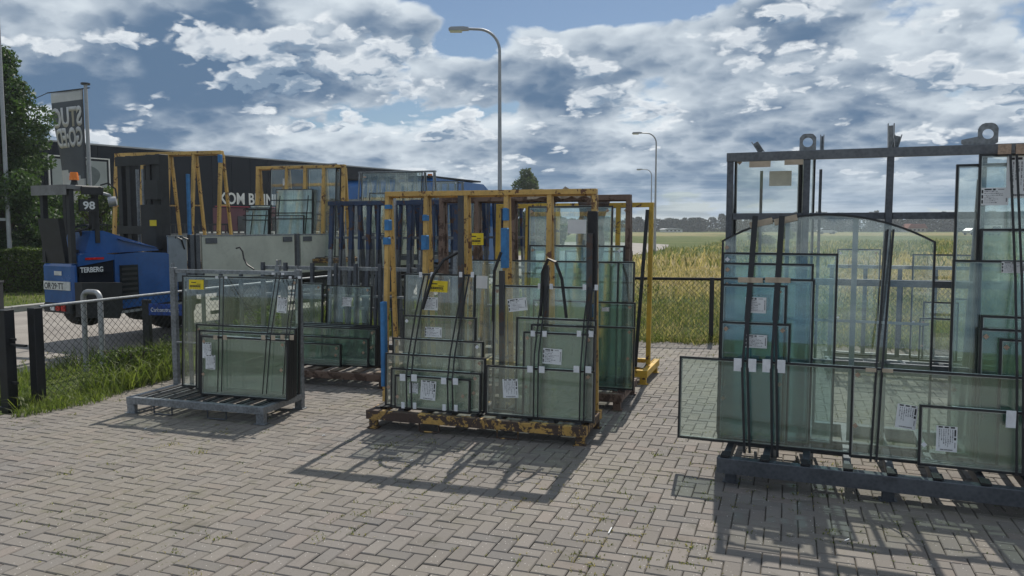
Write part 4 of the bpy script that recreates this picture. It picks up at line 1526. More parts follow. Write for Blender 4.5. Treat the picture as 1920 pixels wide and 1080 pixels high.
for x in xs:
    mb('steel_dark').box(x - .021, x + .021, py0, py0 + .045, zt - .012, 2.104, .003).build('upright', RR)
    mb('steel_dark').beam((x, py0 + .42, zt - .01), (x, py0 + .075, 1.95), .035, .035, up=(0, 1, 0)).build('rear_strut', RR)
for z in (1.70, 1.255, .70):
    for i in range(len(xs) - 1):
        mb('steel_dark').box(xs[i] + .022, xs[i + 1] - .022, py0 + .006, py0 + .038, z, z + .044, .003).build('cross_rail', RR)
for x in (.155, .44, .56):
    mb('steel_dark').box(x - .010, x + .010, py0 + .36, py0 + .38, zt, 2.06).build('thin_upright', RR)


def eye(x, w=.105, h=.11, skew=.0):
    """lifting eye: plate with a round hole"""
    b = mb('steel')
    n = 24
    cx, cz, r = x, 2.165 + h * .50, .032
    out_ = []
    for i in range(n):
        a = 2 * math.pi * i / n
        dx_, dz_ = math.cos(a), math.sin(a)
        k = min((w / 2) / max(1e-6, abs(dx_)), (h * .52) / max(1e-6, abs(dz_)))
        if dz_ > 0:
            k = min(k, (w / 2 + h / 2) * .80 / (abs(dx_) + abs(dz_)))
        xx = cx + dx_ * k
        if dz_ < -.3 and dx_ < 0:
            xx -= skew
        out_.append((xx, max(2.1655, cz + dz_ * k)))
    inn = [(cx + r * math.cos(2 * math.pi * i / n), cz + r * math.sin(2 * math.pi * i / n)) for i in range(n)]
    y0, y1 = py0 + .012, py0 + .03
    vs = [(u, y0, v) for u, v in out_] + [(u, y0, v) for u, v in inn] + [(u, y1, v) for u, v in out_] + [(u, y1, v) for u, v in inn]
    fs = []
    for i in range(n):
        j = (i + 1) % n
        fs += [(i, j, n + j, n + i), (2 * n + i, 3 * n + i, 3 * n + j, 2 * n + j), (i, 2 * n + i, 2 * n + j, j), (n + i, n + j, 3 * n + j, 3 * n + i)]
    b.raw(vs, fs)
    b.build('lifting_eye', RR)


eye(.475)
eye(1.53, .11, .13, .09)


def horn(x, lean_, h=.07, m='steel', wd=.04):
    b = mb(m)
    for dx in (-wd / 2, wd / 2):
        b.beam((x + dx, py0 + .02, 2.166), (x + dx + lean_, py0 + .02, 2.166 + h), .006, .035, up=(0, 1, 0))
    b.beam((x, py0 + .037, 2.166), (x + lean_, py0 + .037, 2.166 + h * .93), wd - .008, .006, up=(0, 1, 0))
    b.build('stacking_horn', RR)


horn(.175, -.045, .07)
horn(.565, .0, .10, 'steel', .02)
horn(1.005, .02, .08)
horn(.985, -.005, .155, 'tube', .035)
mb('cardboard').box(.10, .24, py0 - .012, py0 - .006, 2.06, 2.10).build('edge_protector', RR)
mb('cardboard').box(.33, .45, py0 - .012, py0 - .006, 2.07, 2.105).build('edge_protector', RR)

# low rack by the back fence
r2 = root('glass_rack', 'low dark rack by the back fence, seen through the arched glass', 'glass rack', (3.39, 8.3, 0), -22, 'glass racks in the yard')
L, Wd, zt = 1.95, .95, .19
for y in (.03, .45, Wd - .03):
    mb('steel').box(0, L, y - .03, y + .03, .09, zt - .01, .004).build('base_beam', r2)
for i in range(6):
    x = .05 + (L - .1) * i / 5
    mb('steel_dark').box(x - .025, x + .025, .062, .418, .094, zt - .016).build('slat', r2)
for x in (.06, L - .06):
    for y in (.05, Wd - .05):
        foot(r2, x, y, .09, 'steel_dark')
for x in (.05, .40, .75, 1.1, 1.5, 1.9):
    mb('steel_dark').box(x - .022, x + .022, .60, .64, zt, 1.18).build('upright', r2)
mb('steel').box(0, L, .595, .645, 1.181, 1.22, .003).build('top_rail', r2)

# ================================================================== fences
def chainlink(parent, p, q, z0, z1, cell=.052, r=.0016):
    """diamond wire mesh between two points"""
    p, q = Vector((*p, 0)), Vector((*q, 0))
    L = (q - p).length
    a = (q - p) / L
    h = z1 - z0
    b = mb('wire')
    step = cell * 1.414
    nrm = Vector((-a.y, a.x, 0))
    k = -int(h / step) - 1
    while k * step < L:
        for sgn in (1, -1):
            s0 = k * step
            s1 = s0 + h
            za, zb_ = (z0, z1) if sgn == 1 else (z1, z0)
            A0, A1 = s0, s1
            ZA, ZB = za, zb_
            if A0 < 0:
                f = (0 - A0) / (A1 - A0)
                ZA = za + (zb_ - za) * f
                A0 = 0
            if A1 > L:
                f = (L - s0) / (s1 - s0)
                ZB = za + (zb_ - za) * f
                A1 = L
            if A1 - A0 > .02:
                b.tube([p + a * A0 + Vector((0, 0, ZA)) + nrm * .002 * sgn, p + a * A1 + Vector((0, 0, ZB)) + nrm * .002 * sgn], r, 3, cap=False)
        k += 1
    o = b.build('wire_mesh', parent)
    o['kind'] = 'stuff'
    return o


FL = root('wire_fence', 'black chain link fence with pale top rail along the verge on the left', 'fence')
fp = lambda y: Vector((fence_x(y), y, 0))
mb('black_paint').box(-.045, .045, -.045, .045, -.1, .905, .004).build('post', FL, location=fp(7.10), rotation_euler=(0, 0, R(-20)))
for y in (9.5, 11.9):
    mb('black_paint').box(-.03, .03, -.03, .03, -.1, .90, .003).build('post', FL, location=fp(y), rotation_euler=(0, 0, R(-20)))
mb('steel').tube([fp(7.15) + Vector((0, 0, .91)), fp(9.5) + Vector((0, 0, .915)), fp(11.95) + Vector((0, 0, .91))], .014, 8).build('top_rail', FL)
chainlink(FL, fp(7.15).xy, fp(11.9).xy, .03, .905, r=.0023)
mb('black_paint').beam(fp(9.5) + Vector((.03, -.05, .82)), fp(10.3) + Vector((.03, -.05, .45)), .02, .02).build('brace', FL)

GP = root('gate_post', 'freestanding black gate post at the far left, nearest the driveway', 'gate post', (-4.60, 6.98, 0), -20)
b = mb('black_paint').box(-.05, .05, -.05, .05, -.05, .90, .004)
b.build('post', GP)
mb('black_paint').box(-.07, .07, -.07, .07, -.02, .012).build('base_plate', GP)
for z in (.22, .62):
    mb('black_paint').box(.051, .11, -.012, .012, z, z + .022).build('hinge', GP)
mb('black_paint').box(.051, .24, -.015, .015, .57, .59).build('latch', GP)

FB = root('wire_fence', 'black chain link fence across the back of the yard, before the field', 'fence')
bx = lambda x: Vector((x, fence_y(x), 0))
chainlink(FB, bx(-2.35).xy, bx(10.5).xy, -.02, .90, r=.0026)
x = -2.3
for x in (-2.3, -.9, .65, 2.87 - .0, 5.35, 7.85, 10.3):
    mb('black_paint').box(-.03, .03, -.03, .03, -.1, .925, .003).build('post', FB, location=bx(x), rotation_euler=(0, 0, R(-10)))
mb('rail_black').tube([bx(-2.3) + Vector((0, 0, .90)), bx(10.4) + Vector((0, 0, .90))], .021, 8).build('top_rail', FB)

# street sign on short posts outside the fence
SG = root('address_sign', 'small blue address sign on black posts behind the left fence', 'sign', (-4.30, 9.2, 0), -9)
sx0, sw_ = -.02, .44
for x in (-.075, .475):
    mb('black_paint').box(x - .045, x + .045, -.03, .03, -.05, .78, .004).build('post', SG)
mb('signblue').box(-.026, .426, -.035, -.023, .60, .735).build('plate', SG)
lettering('Carlsonstraat 12', .068, 'white_paint', SG, (.0, -.0362, .642), (R(90), 0, 0), ext=.0006, sx=.80, offset=.0004)

# hoop of steel tube
HB = root('steel_hoop', 'upside down U of galvanised tube standing on the verge behind the fence', 'hoop barrier', (-4.76, 8.72, 0), -20)
b = mb('tube')
b.smooth = True
pts = [(-.125, 0, -.05), (-.125, 0, .84)]
for i in range(1, 6):
    a = math.pi - math.pi / 2 * i / 6
    pts.append((-.125 + .075 + .075 * math.cos(a), 0, .84 + .075 * math.sin(a)))
pts.append((-.05, 0, .915))
pts.append((.05, 0, .915))
for i in range(1, 6):
    a = math.pi / 2 - math.pi / 2 * i / 6
    pts.append((.05 + .075 * math.cos(a), 0, .84 + .075 * math.sin(a)))
pts += [(.125, 0, .84), (.125, 0, -.05)]
b.tube(pts, .030, 12)
b.build('tube', HB)


# ================================================================== street lamps
def lamp(lab, x, y, h, n=14):
    t = root('street_lamp', lab, 'street lamp', (x, y, -.05), 0, 'street lamps along the road')
    r = .62
    b = mb('lamp_pole')
    b.smooth = True
    b.tube([(0, 0, 0), (0, 0, 1.2)], .085, n)
    b.tube([(0, 0, 1.2), (0, 0, h - r)], .070, n, .045)
    b.build('pole', t)
    b = mb('lamp_pole')
    b.smooth = True
    pts = [(0, 0, h - r)]
    for i in range(1, 11):
        a = math.pi / 2 * i / 10
        pts.append((-r + r * math.cos(a), 0, h - r + r * math.sin(a)))
    pts.append((-r - .32, 0, h + .012))
    b.tube(pts, .044, n, .036)
    b.build('arm', t)
    hd = mb('lamp_pole')
    hd.prism([(-r - .28, h - .03), (-r - .28, h + .05), (-r - .44, h + .07), (-r - .80, h + .06), (-r - .86, h + .02), (-r - .86, h - .035), (-r - .44, h - .035)], -.075, .075, 'y')
    hd.build('lamp_head', t)
    mb('lamp_glass').prism([(-r - .84, h - .036), (-r - .46, h - .036), (-r - .48, h - .085), (-r - .82, h - .085)], -.06, .06, 'y').build('lens', t)
    return t


lamp('tallest street lamp in the middle, rising behind the yellow racks', -.36, 23.0, 7.42)
lamp('second street lamp down the road, its foot by the bend of the path', 8.85, 48.0, 7.42)
lamp('farthest and smallest street lamp down the road', 13.7, 76.5, 7.3)


# ================================================================== flag poles and banner
def flagpole(lab, x, y, h, r=.05):
    t = root('flag_pole', lab, 'flag pole', (x, y, 0), 0, 'flag poles before the dark building')
    b = mb('lamp_pole')
    b.smooth = True
    b.tube([(0, 0, 0), (0, 0, h)], r, 14, r * .72)
    b.build('pole', t)
    b = mb('black_paint')
    b.tube([(0, 0, h), (0, 0, h + .05)], .14, 14)
    b.build('cap', t)
    return t


flagpole('white flag pole carrying the mirrored banner', -13.55, 25, 6.15, .075)
fp2 = flagpole('second pale flag pole at the far left, with a rope cleat', -12.72, 19.6, 9.2, .055)
mb('lamp_pole').box(-.30, .02, -.02, .02, 1.80, 1.87).build('cleat', fp2)
mb('lamp_pole').tube([(-.24, 0, 1.6), (-.24, 0, 8.8)], .012, 6).build('rope', fp2)

BN = root('banner', 'grey vertical banner with mirrored lettering hanging left of its pole', 'banner', (-13.55, 25, 0), 0)
V = MB()
V.smooth = True
nx, nz = 10, 40
Hb, Wb = 4.35, .80
ztop = 6.02


def bpt(u, v):      # u 0..1 from pole to the free edge, v 0..1 downwards
    x = -.12 - Wb * u * (1 - .18 * v + .10 * v * v) - .14 * (1 - v) * u
    z = ztop - Hb * v - .16 * u * (1 - v)
    y = -.10 * math.sin(3.1 * v + 1.8 * u) * u - .05 * math.sin(9 * v) * u
    return Vector((x, y, z))


vs, fs, mi = [], [], []
for j in range(nz + 1):
    for i in range(nx + 1):
        vs.append(bpt(i / nx, j / nz))
V.mat('banner').mat('banner_light')
V.v = [tuple(q) for q in vs]
for j in range(nz):
    for i in range(nx):
        a = j * (nx + 1) + i
        v = (j + .5) / nz
        u = (i + .5) / nx
        V.mat('banner_light' if v < .07 or (.66 < v + .10 * u < .86) else 'banner')
        V.f.append((a, a + 1, a + nx + 2, a + nx + 1))
        V.mi.append(V.cur)
cl = V.build('cloth', BN)
sm = cl.modifiers.new('thickness', 'SOLIDIFY')
sm.thickness = .006
mb('black_paint').beam(bpt(0, 0) + Vector((.25, 0, .03)), bpt(1.12, 0) + Vector((0, 0, .03)), .03, .03).build('crossbar', BN)
mb('black_paint').beam(bpt(-.02, 0), bpt(-.02, 1), .02, .02).build('hem', BN)


def bent_text(txt, size, v0, u0, sx, name='lettering', mat='banner_light'):
    cu = bpy.data.curves.new('t', 'FONT')
    cu.body = txt
    cu.size = size
    cu.extrude = 0
    cu.offset = .045 * size
    cu.resolution_u = 3
    tmp = bpy.data.objects.new('t', cu)
    COL.objects.link(tmp)
    dg = bpy.context.evaluated_depsgraph_get()
    me = bpy.data.meshes.new_from_object(tmp.evaluated_get(dg))
    bpy.data.objects.remove(tmp)
    for vt in me.vertices:
        x, y = vt.co.x * sx, vt.co.y
        u = u0 + x / Wb
        v = v0 - y / Hb
        p = bpt(u, v)
        vt.co = (p.x, p.y - .012, p.z)
    me.materials.clear()
    me.materials.append(M[mat])
    me.name = name
    o = bpy.data.objects.new(name, me)
    COL.objects.link(o)
    o.parent = BN
    sm = o.modifiers.new('thickness', 'SOLIDIFY')
    sm.thickness = .002
    return o


bent_text('STUC', .82, .255, .04, .375)
bent_text('GO:ED', .82, .405, .04, .305)
bent_text('STUC', .26, .76, .10, .6)
bent_text('GOED', .26, .82, .10, .6)
mb('redline').beam(bpt(.02, .865) + Vector((0, -.016, 0)), bpt(.95, .80) + Vector((0, -.016, 0)), .012, .03).build('stripe', BN)
wr_ = mb('wire').tube([bpt(1.1, 0) + Vector((0, 0, .03)), bpt(1.4, 0) + Vector((-.2, 0, -.12)), bpt(1.8, 0) + Vector((-.4, 0, -.22))], .012, 5).build('cord', BN)

# ================================================================== dark building
bdir = Vector((.582, .813, 0))
bnor = Vector((.813, -.582, 0))      # towards the street
BD = root('commercial_building', 'long dark building with KOM BINNEN lettering across the road', 'building', (-21.0, 35.0, -.07), R(0))
BD.rotation_euler = (0, 0, math.atan2(bdir.y, bdir.x))
# local x along the facade, local y away from the street
Lb, Hh = 24.6, 5.55
mb('facade').box(-16, Lb, .02, 16, 0, Hh).build('wall', BD)
mb('coping').box(-16.05, Lb + .05, -.05, 16.05, Hh + .001, Hh + .07).build('roof_edge', BD)
pd = mb('facade').box(0, 1.18, -.045, .018, 0, Hh - .06, .012).data('wall_panel')
k = 0
xx = -15.6
while xx < Lb - 1.2:
    if not (7.9 < xx < 14.2):
        share(pd, 'wall_panel', BD, (xx, 0, .02))
    else:
        share(pd, 'wall_panel', BD, (xx, 0, 2.86)).scale = (1, 1, (Hh - 2.86) / Hh)
    xx += 1.2
# poster left
PZ = root('billboard', 'pale billboard with a dark rounded shape on the dark building', 'billboard', (0, 0, 0), 0)
PZ.parent = None
PZ.location = BD.location
PZ.rotation_euler = BD.rotation_euler
mb('white_paint').box(.15, .20, -.14, -.06, .6, 4.95).build('frame_side', PZ)
mb('white_paint').box(2.85, 2.90, -.14, -.06, .6, 4.95).build('frame_side', PZ)
mb('white_paint').box(.205, 2.845, -.14, -.06, 4.90, 4.95).build('frame_top', PZ)
mb('facade').box(.205, 2.845, -.10, -.06, .6, 4.895).build('back_panel', PZ)
mb('poster').prism([(.3, 2.75), (2.5, 2.70), (2.76, 3.3), (2.76, 4.8), (.3, 4.8)], -.106, -.101, 'y').build('sheet', PZ)
hd_ = [(1.7 + .72 * math.cos(a) * (1 + .12 * math.sin(2 * a)), 4.05 + .55 * math.sin(a)) for a in [2 * math.pi * i / 28 for i in range(28)]]
mb('poster_head').prism(hd_, -.111, -.107, 'y').build('print', PZ)
lettering('Vrijblijvend', .30, 'white_paint', PZ, (1.3, -.108, 2.32), (R(90), 0, 0), ext=.003, shear=.3, sx=.8)
lettering('GOED', .34, 'white_paint', PZ, (1.05, -.108, 1.92), (R(90), 0, 0), ext=.003, offset=.008)
lettering('& ADVIES', .34, 'white_paint', PZ, (1.05, -.108, 1.56), (R(90), 0, 0), ext=.003, offset=.008)
# entrance part
mb('wine').box(8.4, 14.8, -.02, .018, .3, 2.74).build('shop_front', BD)
for q in range(4):
    mb('window_dark').box(9.9 + q * 1.15, 10.85 + q * 1.15, -.05, -.021, .6, 2.3).build('window', BD)
mb('redline').box(8.5, 14.6, -.09, -.046, 2.80, 2.845).build('canopy_line', BD)
lettering('KOM BINNEN', .88, 'white_paint', BD, (8.75, -.060, 2.97), (R(90), 0, 0), ext=.008, sx=.83, offset=.018)
# low wall with white blocks before the shop front
LW = root('low_wall', 'low kerb wall with a row of small white blocks before the shop front', 'wall', (0, 0, 0), 0)
LW.location = BD.location
LW.rotation_euler = BD.rotation_euler
mb('conc').box(3.0, 24, -3.2, -3.0, 0, .9).build('wall_body', LW)
mb('white_paint').box(3.0, 24, -3.21, -2.99, .901, .95).build('coping', LW)
wd_ = mb('white_paint').box(0, .24, 0, .06, 0, .20, .01).data('white_block')
for q in range(34):
    share(wd_, 'white_block', LW, (5.6 + q * .38, -3.12, 1.28))
mb('black_paint').box(5.4, 18.7, -3.135, -3.055, 1.22, 1.275).build('rail', LW)
mb('black_paint').box(5.4, 18.7, -3.135, -3.055, 1.485, 1.53).build('rail', LW)
for q in range(12):
    mb('black_paint').box(5.42 + q * 1.2, 5.48 + q * 1.2, -3.045, -3.0, .951, 1.53).build('rail_post', LW)

# black bar fence behind the hedge
BF = root('bar_fence', 'thin black bar fence behind the hedge on the left', 'fence', (0, 0, 0), 0)
mb('black_paint').beam((-16, 20.6, 1.70), (-8.6, 23.5, 1.72), .05, .05).build('top_rail', BF)
mb('black_paint').beam((-16, 20.6, .25), (-8.6, 23.5, .25), .04, .04).build('bottom_rail', BF)
bar = mb('black_paint').box(-.011, .011, -.011, .011, .27, 1.68).data('bar')
for q in range(62):
    f = (q + .5) / 62
    share(bar, 'bar', BF, (-16 + 7.4 * f, 20.6 + 2.9 * f, 0))
for q in range(5):
    f = q / 4
    mb('black_paint').box(-.04, .04, -.04, .04, 0, 1.74).build('post', BF, location=(-16 + 7.4 * f, 20.6 + 2.9 * f + .07, 0))


# ================================================================== trees
def leaf_cloud(name, centers, rad, n, size, mat, parent, seed, flat=.9):
    rg = np.random.RandomState(seed)
    C_ = np.array(centers)
    R_ = np.array(rad)
    pick = rg.choice(len(C_), n, p=(R_ ** 2) / (R_ ** 2).sum())
    d = rg.normal(size=(n, 3))
    d /= np.linalg.norm(d, axis=1)[:, None]
    rr = rg.uniform(.55, 1.05, n) ** .7
    p = C_[pick] + d * (R_[pick] * rr)[:, None] * np.array([1, 1, flat])
    u = rg.normal(size=(n, 3))
    u /= np.linalg.norm(u, axis=1)[:, None]
    v = np.cross(u, d + .6 * rg.normal(size=(n, 3)))
    v /= np.linalg.norm(v, axis=1)[:, None]
    s = size * rg.uniform(.6, 1.4, n)[:, None]
    V_ = np.stack([p - u * s, p + v * s * .45, p + u * s, p - v * s * .45], 1).reshape(-1, 3)
    F_ = np.arange(n * 4).reshape(-1, 4)
    return vertsmesh(name, V_, F_, mat, parent)


def tree(name, lab, cat, x, y, h, w, n, size, mat, seed, shape='cone', group=None, z0=0.0, crown0=.12):
    t = root(name, lab, cat, (x, y, z0), 0, group)
    rs = random.Random(seed)
    b = mb('bark')
    b.smooth = True
    b.tube([(0, 0, 0), (.05, 0, h * .3), (-.03, .04, h * .6), (0, 0, h * .9)], max(.03, w * .06), 9, .02)
    for i in range(14):
        z = h * (crown0 + .72 * i / 14)
        a = rs.uniform(0, 6.28)
        l = w * .42 * (1 - i / 18)
        b.tube([(0, 0, z), (math.cos(a) * l * .6, math.sin(a) * l * .6, z + l * .45), (math.cos(a) * l, math.sin(a) * l, z + l * 1.0)], w * .018, 5, .008)
    b.build('trunk', t)
    cs, rr = [], []
    for i in range(46 if shape == 'round' else 130):
        f = rs.uniform(0, 1)
        z = h * (crown0 + (1 - crown0) * f)
        if shape == 'cone':
            rad = w / 2 * (1.0 - f ** 1.9 * .82) * min(1, .55 + f * 2.5)
        else:
            rad = w / 2 * math.sin(math.pi * min(1, .12 + .86 * f)) ** .6
        a = rs.uniform(0, 6.28)
        q = rad * rs.uniform(.30, .95)
        cs.append((q * math.cos(a), q * math.sin(a), min(z, h - .1)))
        rr.append(rs.uniform(.13, .26) * w * (1 - .35 * f) * (1 if shape == 'round' else .72))
    leaf_cloud('crown', cs, rr, n, size, mat, t, seed)
    return t


tree('street_tree', 'big dark green dense tree at the far left behind the hedge', 'tree', -13.55, 19.6 + 1.0, 6.15, 3.4, 66000, .052, 'leaf', 11, 'cone')
tree('street_tree', 'bushy green tree behind the forklift guard, before the billboard', 'tree', -12.3, 23.2, 2.7, 2.6, 9000, .08, 'hedge', 12, 'round')
tree('street_tree', 'narrow grey green tree rising behind the yellow racks', 'tree', 1.25, 62, 5.9, 3.6, 15000, .13, 'leaf2', 13, 'round', crown0=.05)
tree('street_tree', 'small tree low behind the brown wrapping', 'tree', 3.6, 66, 2.6, 2.2, 2500, .13, 'leaf2', 14, 'round', crown0=.05)
tree('street_tree', 'leafy green tree low beside the narrow one behind the yellow racks', 'tree', 1.9, 58, 3.6, 2.4, 5000, .13, 'leaf2', 15, 'round', crown0=.05)
for i, (x, y, hh, ww) in enumerate(((23, 70, 1.0, 1.6), (30, 95, 1.2, 2.2), (10.5, 92, 1.3, 2.5), (39, 110, 1.4, 2.5))):
    tree('field_bush', ('low round bush in the dry field, left of the others', 'low round bush farther out in the field', 'dark bush beside the far road', 'low bush at the far right of the field')[i],
         'bush', x, y, hh, ww, 1500, .10, 'leaf2', 30 + i, 'round', 'bushes in the field', -.08, .02)

for i, (x, y, hh, ww) in enumerate(((-3.62, 9.2, .50, .95), (-4.15, 8.35, .36, .75), (-3.3, 10.1, .6, .9))):
    tree('weed_bush', ('leafy weeds against the left fence beside the small grey rack', 'low leafy weeds in the verge before the steel hoop', 'taller weeds at the fence behind the small grey rack')[i],
         'weeds', x, y, hh, ww, 4200, .020, 'hedge', 50 + i, 'round', 'weeds along the left fence', -.02, .02)

# clipped hedge
HG = root('hedge', 'clipped green hedge along the lawn on the left', 'hedge', (-16.5, 18.3, 0), 9.0)
mb('bark').box(.15, 7.4, .12, .55, 0, .78).build('branches', HG)
rg2 = np.random.RandomState(3)
n = 26000
face = rg2.randint(0, 10, n)
X = rg2.uniform(0, 7.6, n)
Y = np.where(face < 6, rg2.uniform(-.02, .10, n), rg2.uniform(0, .70, n))
Z = np.where(face < 6, rg2.uniform(.02, 1.08, n), 1.02 + rg2.uniform(0, .08, n))
Z = Z + .03 * np.sin(X * 3.1) + .02 * np.sin(X * 9.0)
Y = Y + .03 * np.sin(X * 2.3)
p = np.stack([X, Y, Z], 1)
u = rg2.normal(size=(n, 3)); u /= np.linalg.norm(u, axis=1)[:, None]
v = np.cross(u, rg2.normal(size=(n, 3))); v /= np.linalg.norm(v, axis=1)[:, None]
s = .035 * rg2.uniform(.6, 1.4, n)[:, None]
vertsmesh('foliage', np.stack([p - u * s, p + v * s * .5, p + u * s, p - v * s * .5], 1).reshape(-1, 3), np.arange(n * 4).reshape(-1, 4), 'hedge', HG)

BL = root('bollard', 'short dark bollard on the lawn at the far left', 'bollard', (-9.45, 14.15, 0), 0)
mb('black_paint').box(-.07, .07, -.07, .07, 0, .62, .01).build('post', BL)
mb('black_paint').box(-.085, .085, -.085, .085, .621, .66, .008).build('cap', BL)

# far woods on the horizon: one mass
rg3 = np.random.RandomState(8)
Vs = []
x = -32.0
D = 262
while x < 235:
    rel = (x / D)
    px_e = 960 + 1450 * rel
    hgt = 4.5 if px_e < 1350 else (5.6 + .9 * math.sin(px_e * .021) + .5 * math.sin(px_e * .067))
    hgt = max(3.3, hgt * rg3.uniform(.82, 1.12))
    wd_ = rg3.uniform(2.2, 4.2)
    yy = D + rg3.uniform(-10, 22)
    n = 620
    f = rg3.uniform(0, 1, n)
    a = rg3.uniform(0, 6.28, n)
    rr_ = wd_ * .56 * np.sqrt(rg3.uniform(0, 1, n)) * np.clip(np.sin(np.pi * (.30 + .64 * f)), .1, 1) ** .45
    p = np.stack([x + rr_ * np.cos(a), yy + rr_ * np.sin(a), f * hgt - .1], 1)
    u = rg3.normal(size=(n, 3)); u /= np.linalg.norm(u, axis=1)[:, None]
    v = np.cross(u, rg3.normal(size=(n, 3))); v /= np.linalg.norm(v, axis=1)[:, None]
    s = .34 * rg3.uniform(.5, 1.3, n)[:, None]
    Vs.append(np.stack([p - u * s, p + v * s * .7, p + u * s, p - v * s * .7], 1).reshape(-1, 3))
    x += wd_ * rg3.uniform(.26, .44)
Vt = np.concatenate(Vs, 0)
fw = vertsmesh('far_woods', Vt, np.arange(len(Vt)).reshape(-1, 4), 'farleaf')
fw['kind'] = 'stuff'

# farm buildings far off
for (lab, x, y, w, h, rh, mt) in (('distant red roofed farmhouse before the woods on the right', 129, 247, 6, 1.1, 1.5, 'brickwall'),
                                 ('long low white greenhouse far off beside the woods', 50, 240, 5.5, .8, .3, 'white_paint')):
    t = root('farm_building', lab, 'farm building', (x, y, 0), 0)
    mb(mt).box(-w / 2, w / 2, 0, 8, 0, h).build('wall', t)
    mb('roof_red' if 'red' in lab else 'coping').prism([(-w / 2 - .3, h + .01), (w / 2 + .3, h + .01), (w / 2 - .8, h + rh), (-w / 2 + .8, h + rh)], -.5, 8.5, 'y').build('roof', t)
    for q in range(4):
        mb('window_dark').box(-w * .4 + q * w * .22, -w * .4 + q * w * .22 + w * .1, -.1, -.01, h * .3, h * .8).build('window', t)


# ================================================================== vehicles
def wheel(parent, x, y, z, r, w, rimr=.58, axis='y', n=28, smooth=True, lugs=False):
    """wheel with tyre and rim, axle along local y"""
    t = mb('tyre')
    t.smooth = True
    prof = [(r * .62, -w / 2), (r * .92, -w / 2), (r, -w * .38), (r, w * .38), (r * .92, w / 2), (r * .62, w / 2)]
    vs, fs = [], []
    for i in range(n):
        a = 2 * math.pi * i / n
        for (rr_, yy_) in prof:
            vs.append((x + rr_ * math.cos(a), y + yy_, z + rr_ * math.sin(a)))
    k = len(prof)
    for i in range(n):
        j = (i + 1) % n
        for q in range(k):
            q2 = (q + 1) % k
            fs.append((i * k + q, j * k + q, j * k + q2, i * k + q2))
    t.raw(vs, fs)
    wl = t.build('wheel', parent)
    b = mb('rim')
    b.smooth = True
    b.tube([(x, y - w * .42, z), (x, y + w * .42, z)], r * .62, n)
    b.tube([(x, y - w * .55, z), (x, y - w * .42, z)], r * .2, 12)
    for q in range(8):
        a = q * math.pi / 4
        b.tube([(x + r * .36 * math.cos(a), y - w * .46, z + r * .36 * math.sin(a)), (x + r * .36 * math.cos(a), y - w * .42, z + r * .36 * math.sin(a))], r * .035, 6)
    b.build('rim', wl)
    return wl


# ---- flat bed truck: local x forward (away from us), y to its left; near side at y = 0
TA = math.atan2(.886, .464)
TR = root('flatbed_truck', 'flatbed truck with pale drop sides and blue cab, loaded with glass racks', 'truck', (-4.76, 10.3, -.045), 0)
TR.rotation_euler = (0, 0, TA)
TL, TW = 6.6, 2.45
ZB, ZS = 1.0, 1.555
mb('wood').box(.2, TL, .06, TW - .06, ZB - .02, ZB + .03).build('bed_floor', TR)
for y in (.62, 1.75):
    mb('truck_dark').box(.2, TL + 1.9, y - .05, y + .05, .68, ZB - .025).build('chassis_rail', TR)
mb('truck_dark').box(.2, TL, .03, .10, ZB - .12, ZB - .021).build('edge_rail', TR)
mb('truck_dark').box(.2, TL, TW - .10, TW - .03, ZB - .12, ZB - .021).build('edge_rail', TR)
segs = [(.22, .52), (.78, 2.62), (2.76, 4.6), (4.74, TL - .05)]
for (a, b_) in segs:
    for y in (.0, TW - .03):
        s_ = mb('truck_side' if a > .3 else 'grey_board').box(a, b_, y, y + .03, ZB - .06, ZS, .004)
        s_.build('side_board', TR)
        mb('steel').box(a, b_, y - .004, y + .034, ZS + .001, ZS + .022).build('board_edge', TR)
for (a, b_) in segs[1:]:
    for x in (a + .06, b_ - .26):
        mb('steel_dark').box(x, x + .20, -.012, -.002, ZS - .10, ZS - .02).build('latch', TR)
for x in (.60, .70, 2.69, 4.67):
    mb('steel_dark').box(x - .035, x + .035, -.016, .05, .74, ZS + .03, .004).build('stake', TR)
mb('steel').box(.17, .199, .04, TW - .04, ZB - .1, ZB + .02).build('rear_edge', TR)
mb('truck_dark').box(1.0, 6.0, .10, .13, .42, .47).build('side_guard', TR)
mb('tube').box(1.0, 6.0, .10, .13, .62, .66).build('side_guard', TR)
for x in (1.9, 8.6):
    for y in (.18, TW - .42):
        wheel(TR, x, y + .12, .48, .48, .28)
for x in (1.9,):
    for y in (.03, TW - .36):
        mb('truck_dark').prism([(x + .60 * math.cos(R(a)), .50 + .56 * math.sin(R(a))) for a in range(10, 171, 20)] + [(x + .54 * math.cos(R(a)), .50 + .50 * math.sin(R(a))) for a in range(170, 9, -20)], y, y + .34, 'y').build('mudguard', TR)
mb('truck_dark').box(3.2, 4.3, .12, .55, .40, .82, .03).build('tool_box', TR)
mb('steel').tube([(4.5, .35, .62), (5.5, .35, .62)], .24, 18).build('fuel_tank', TR)
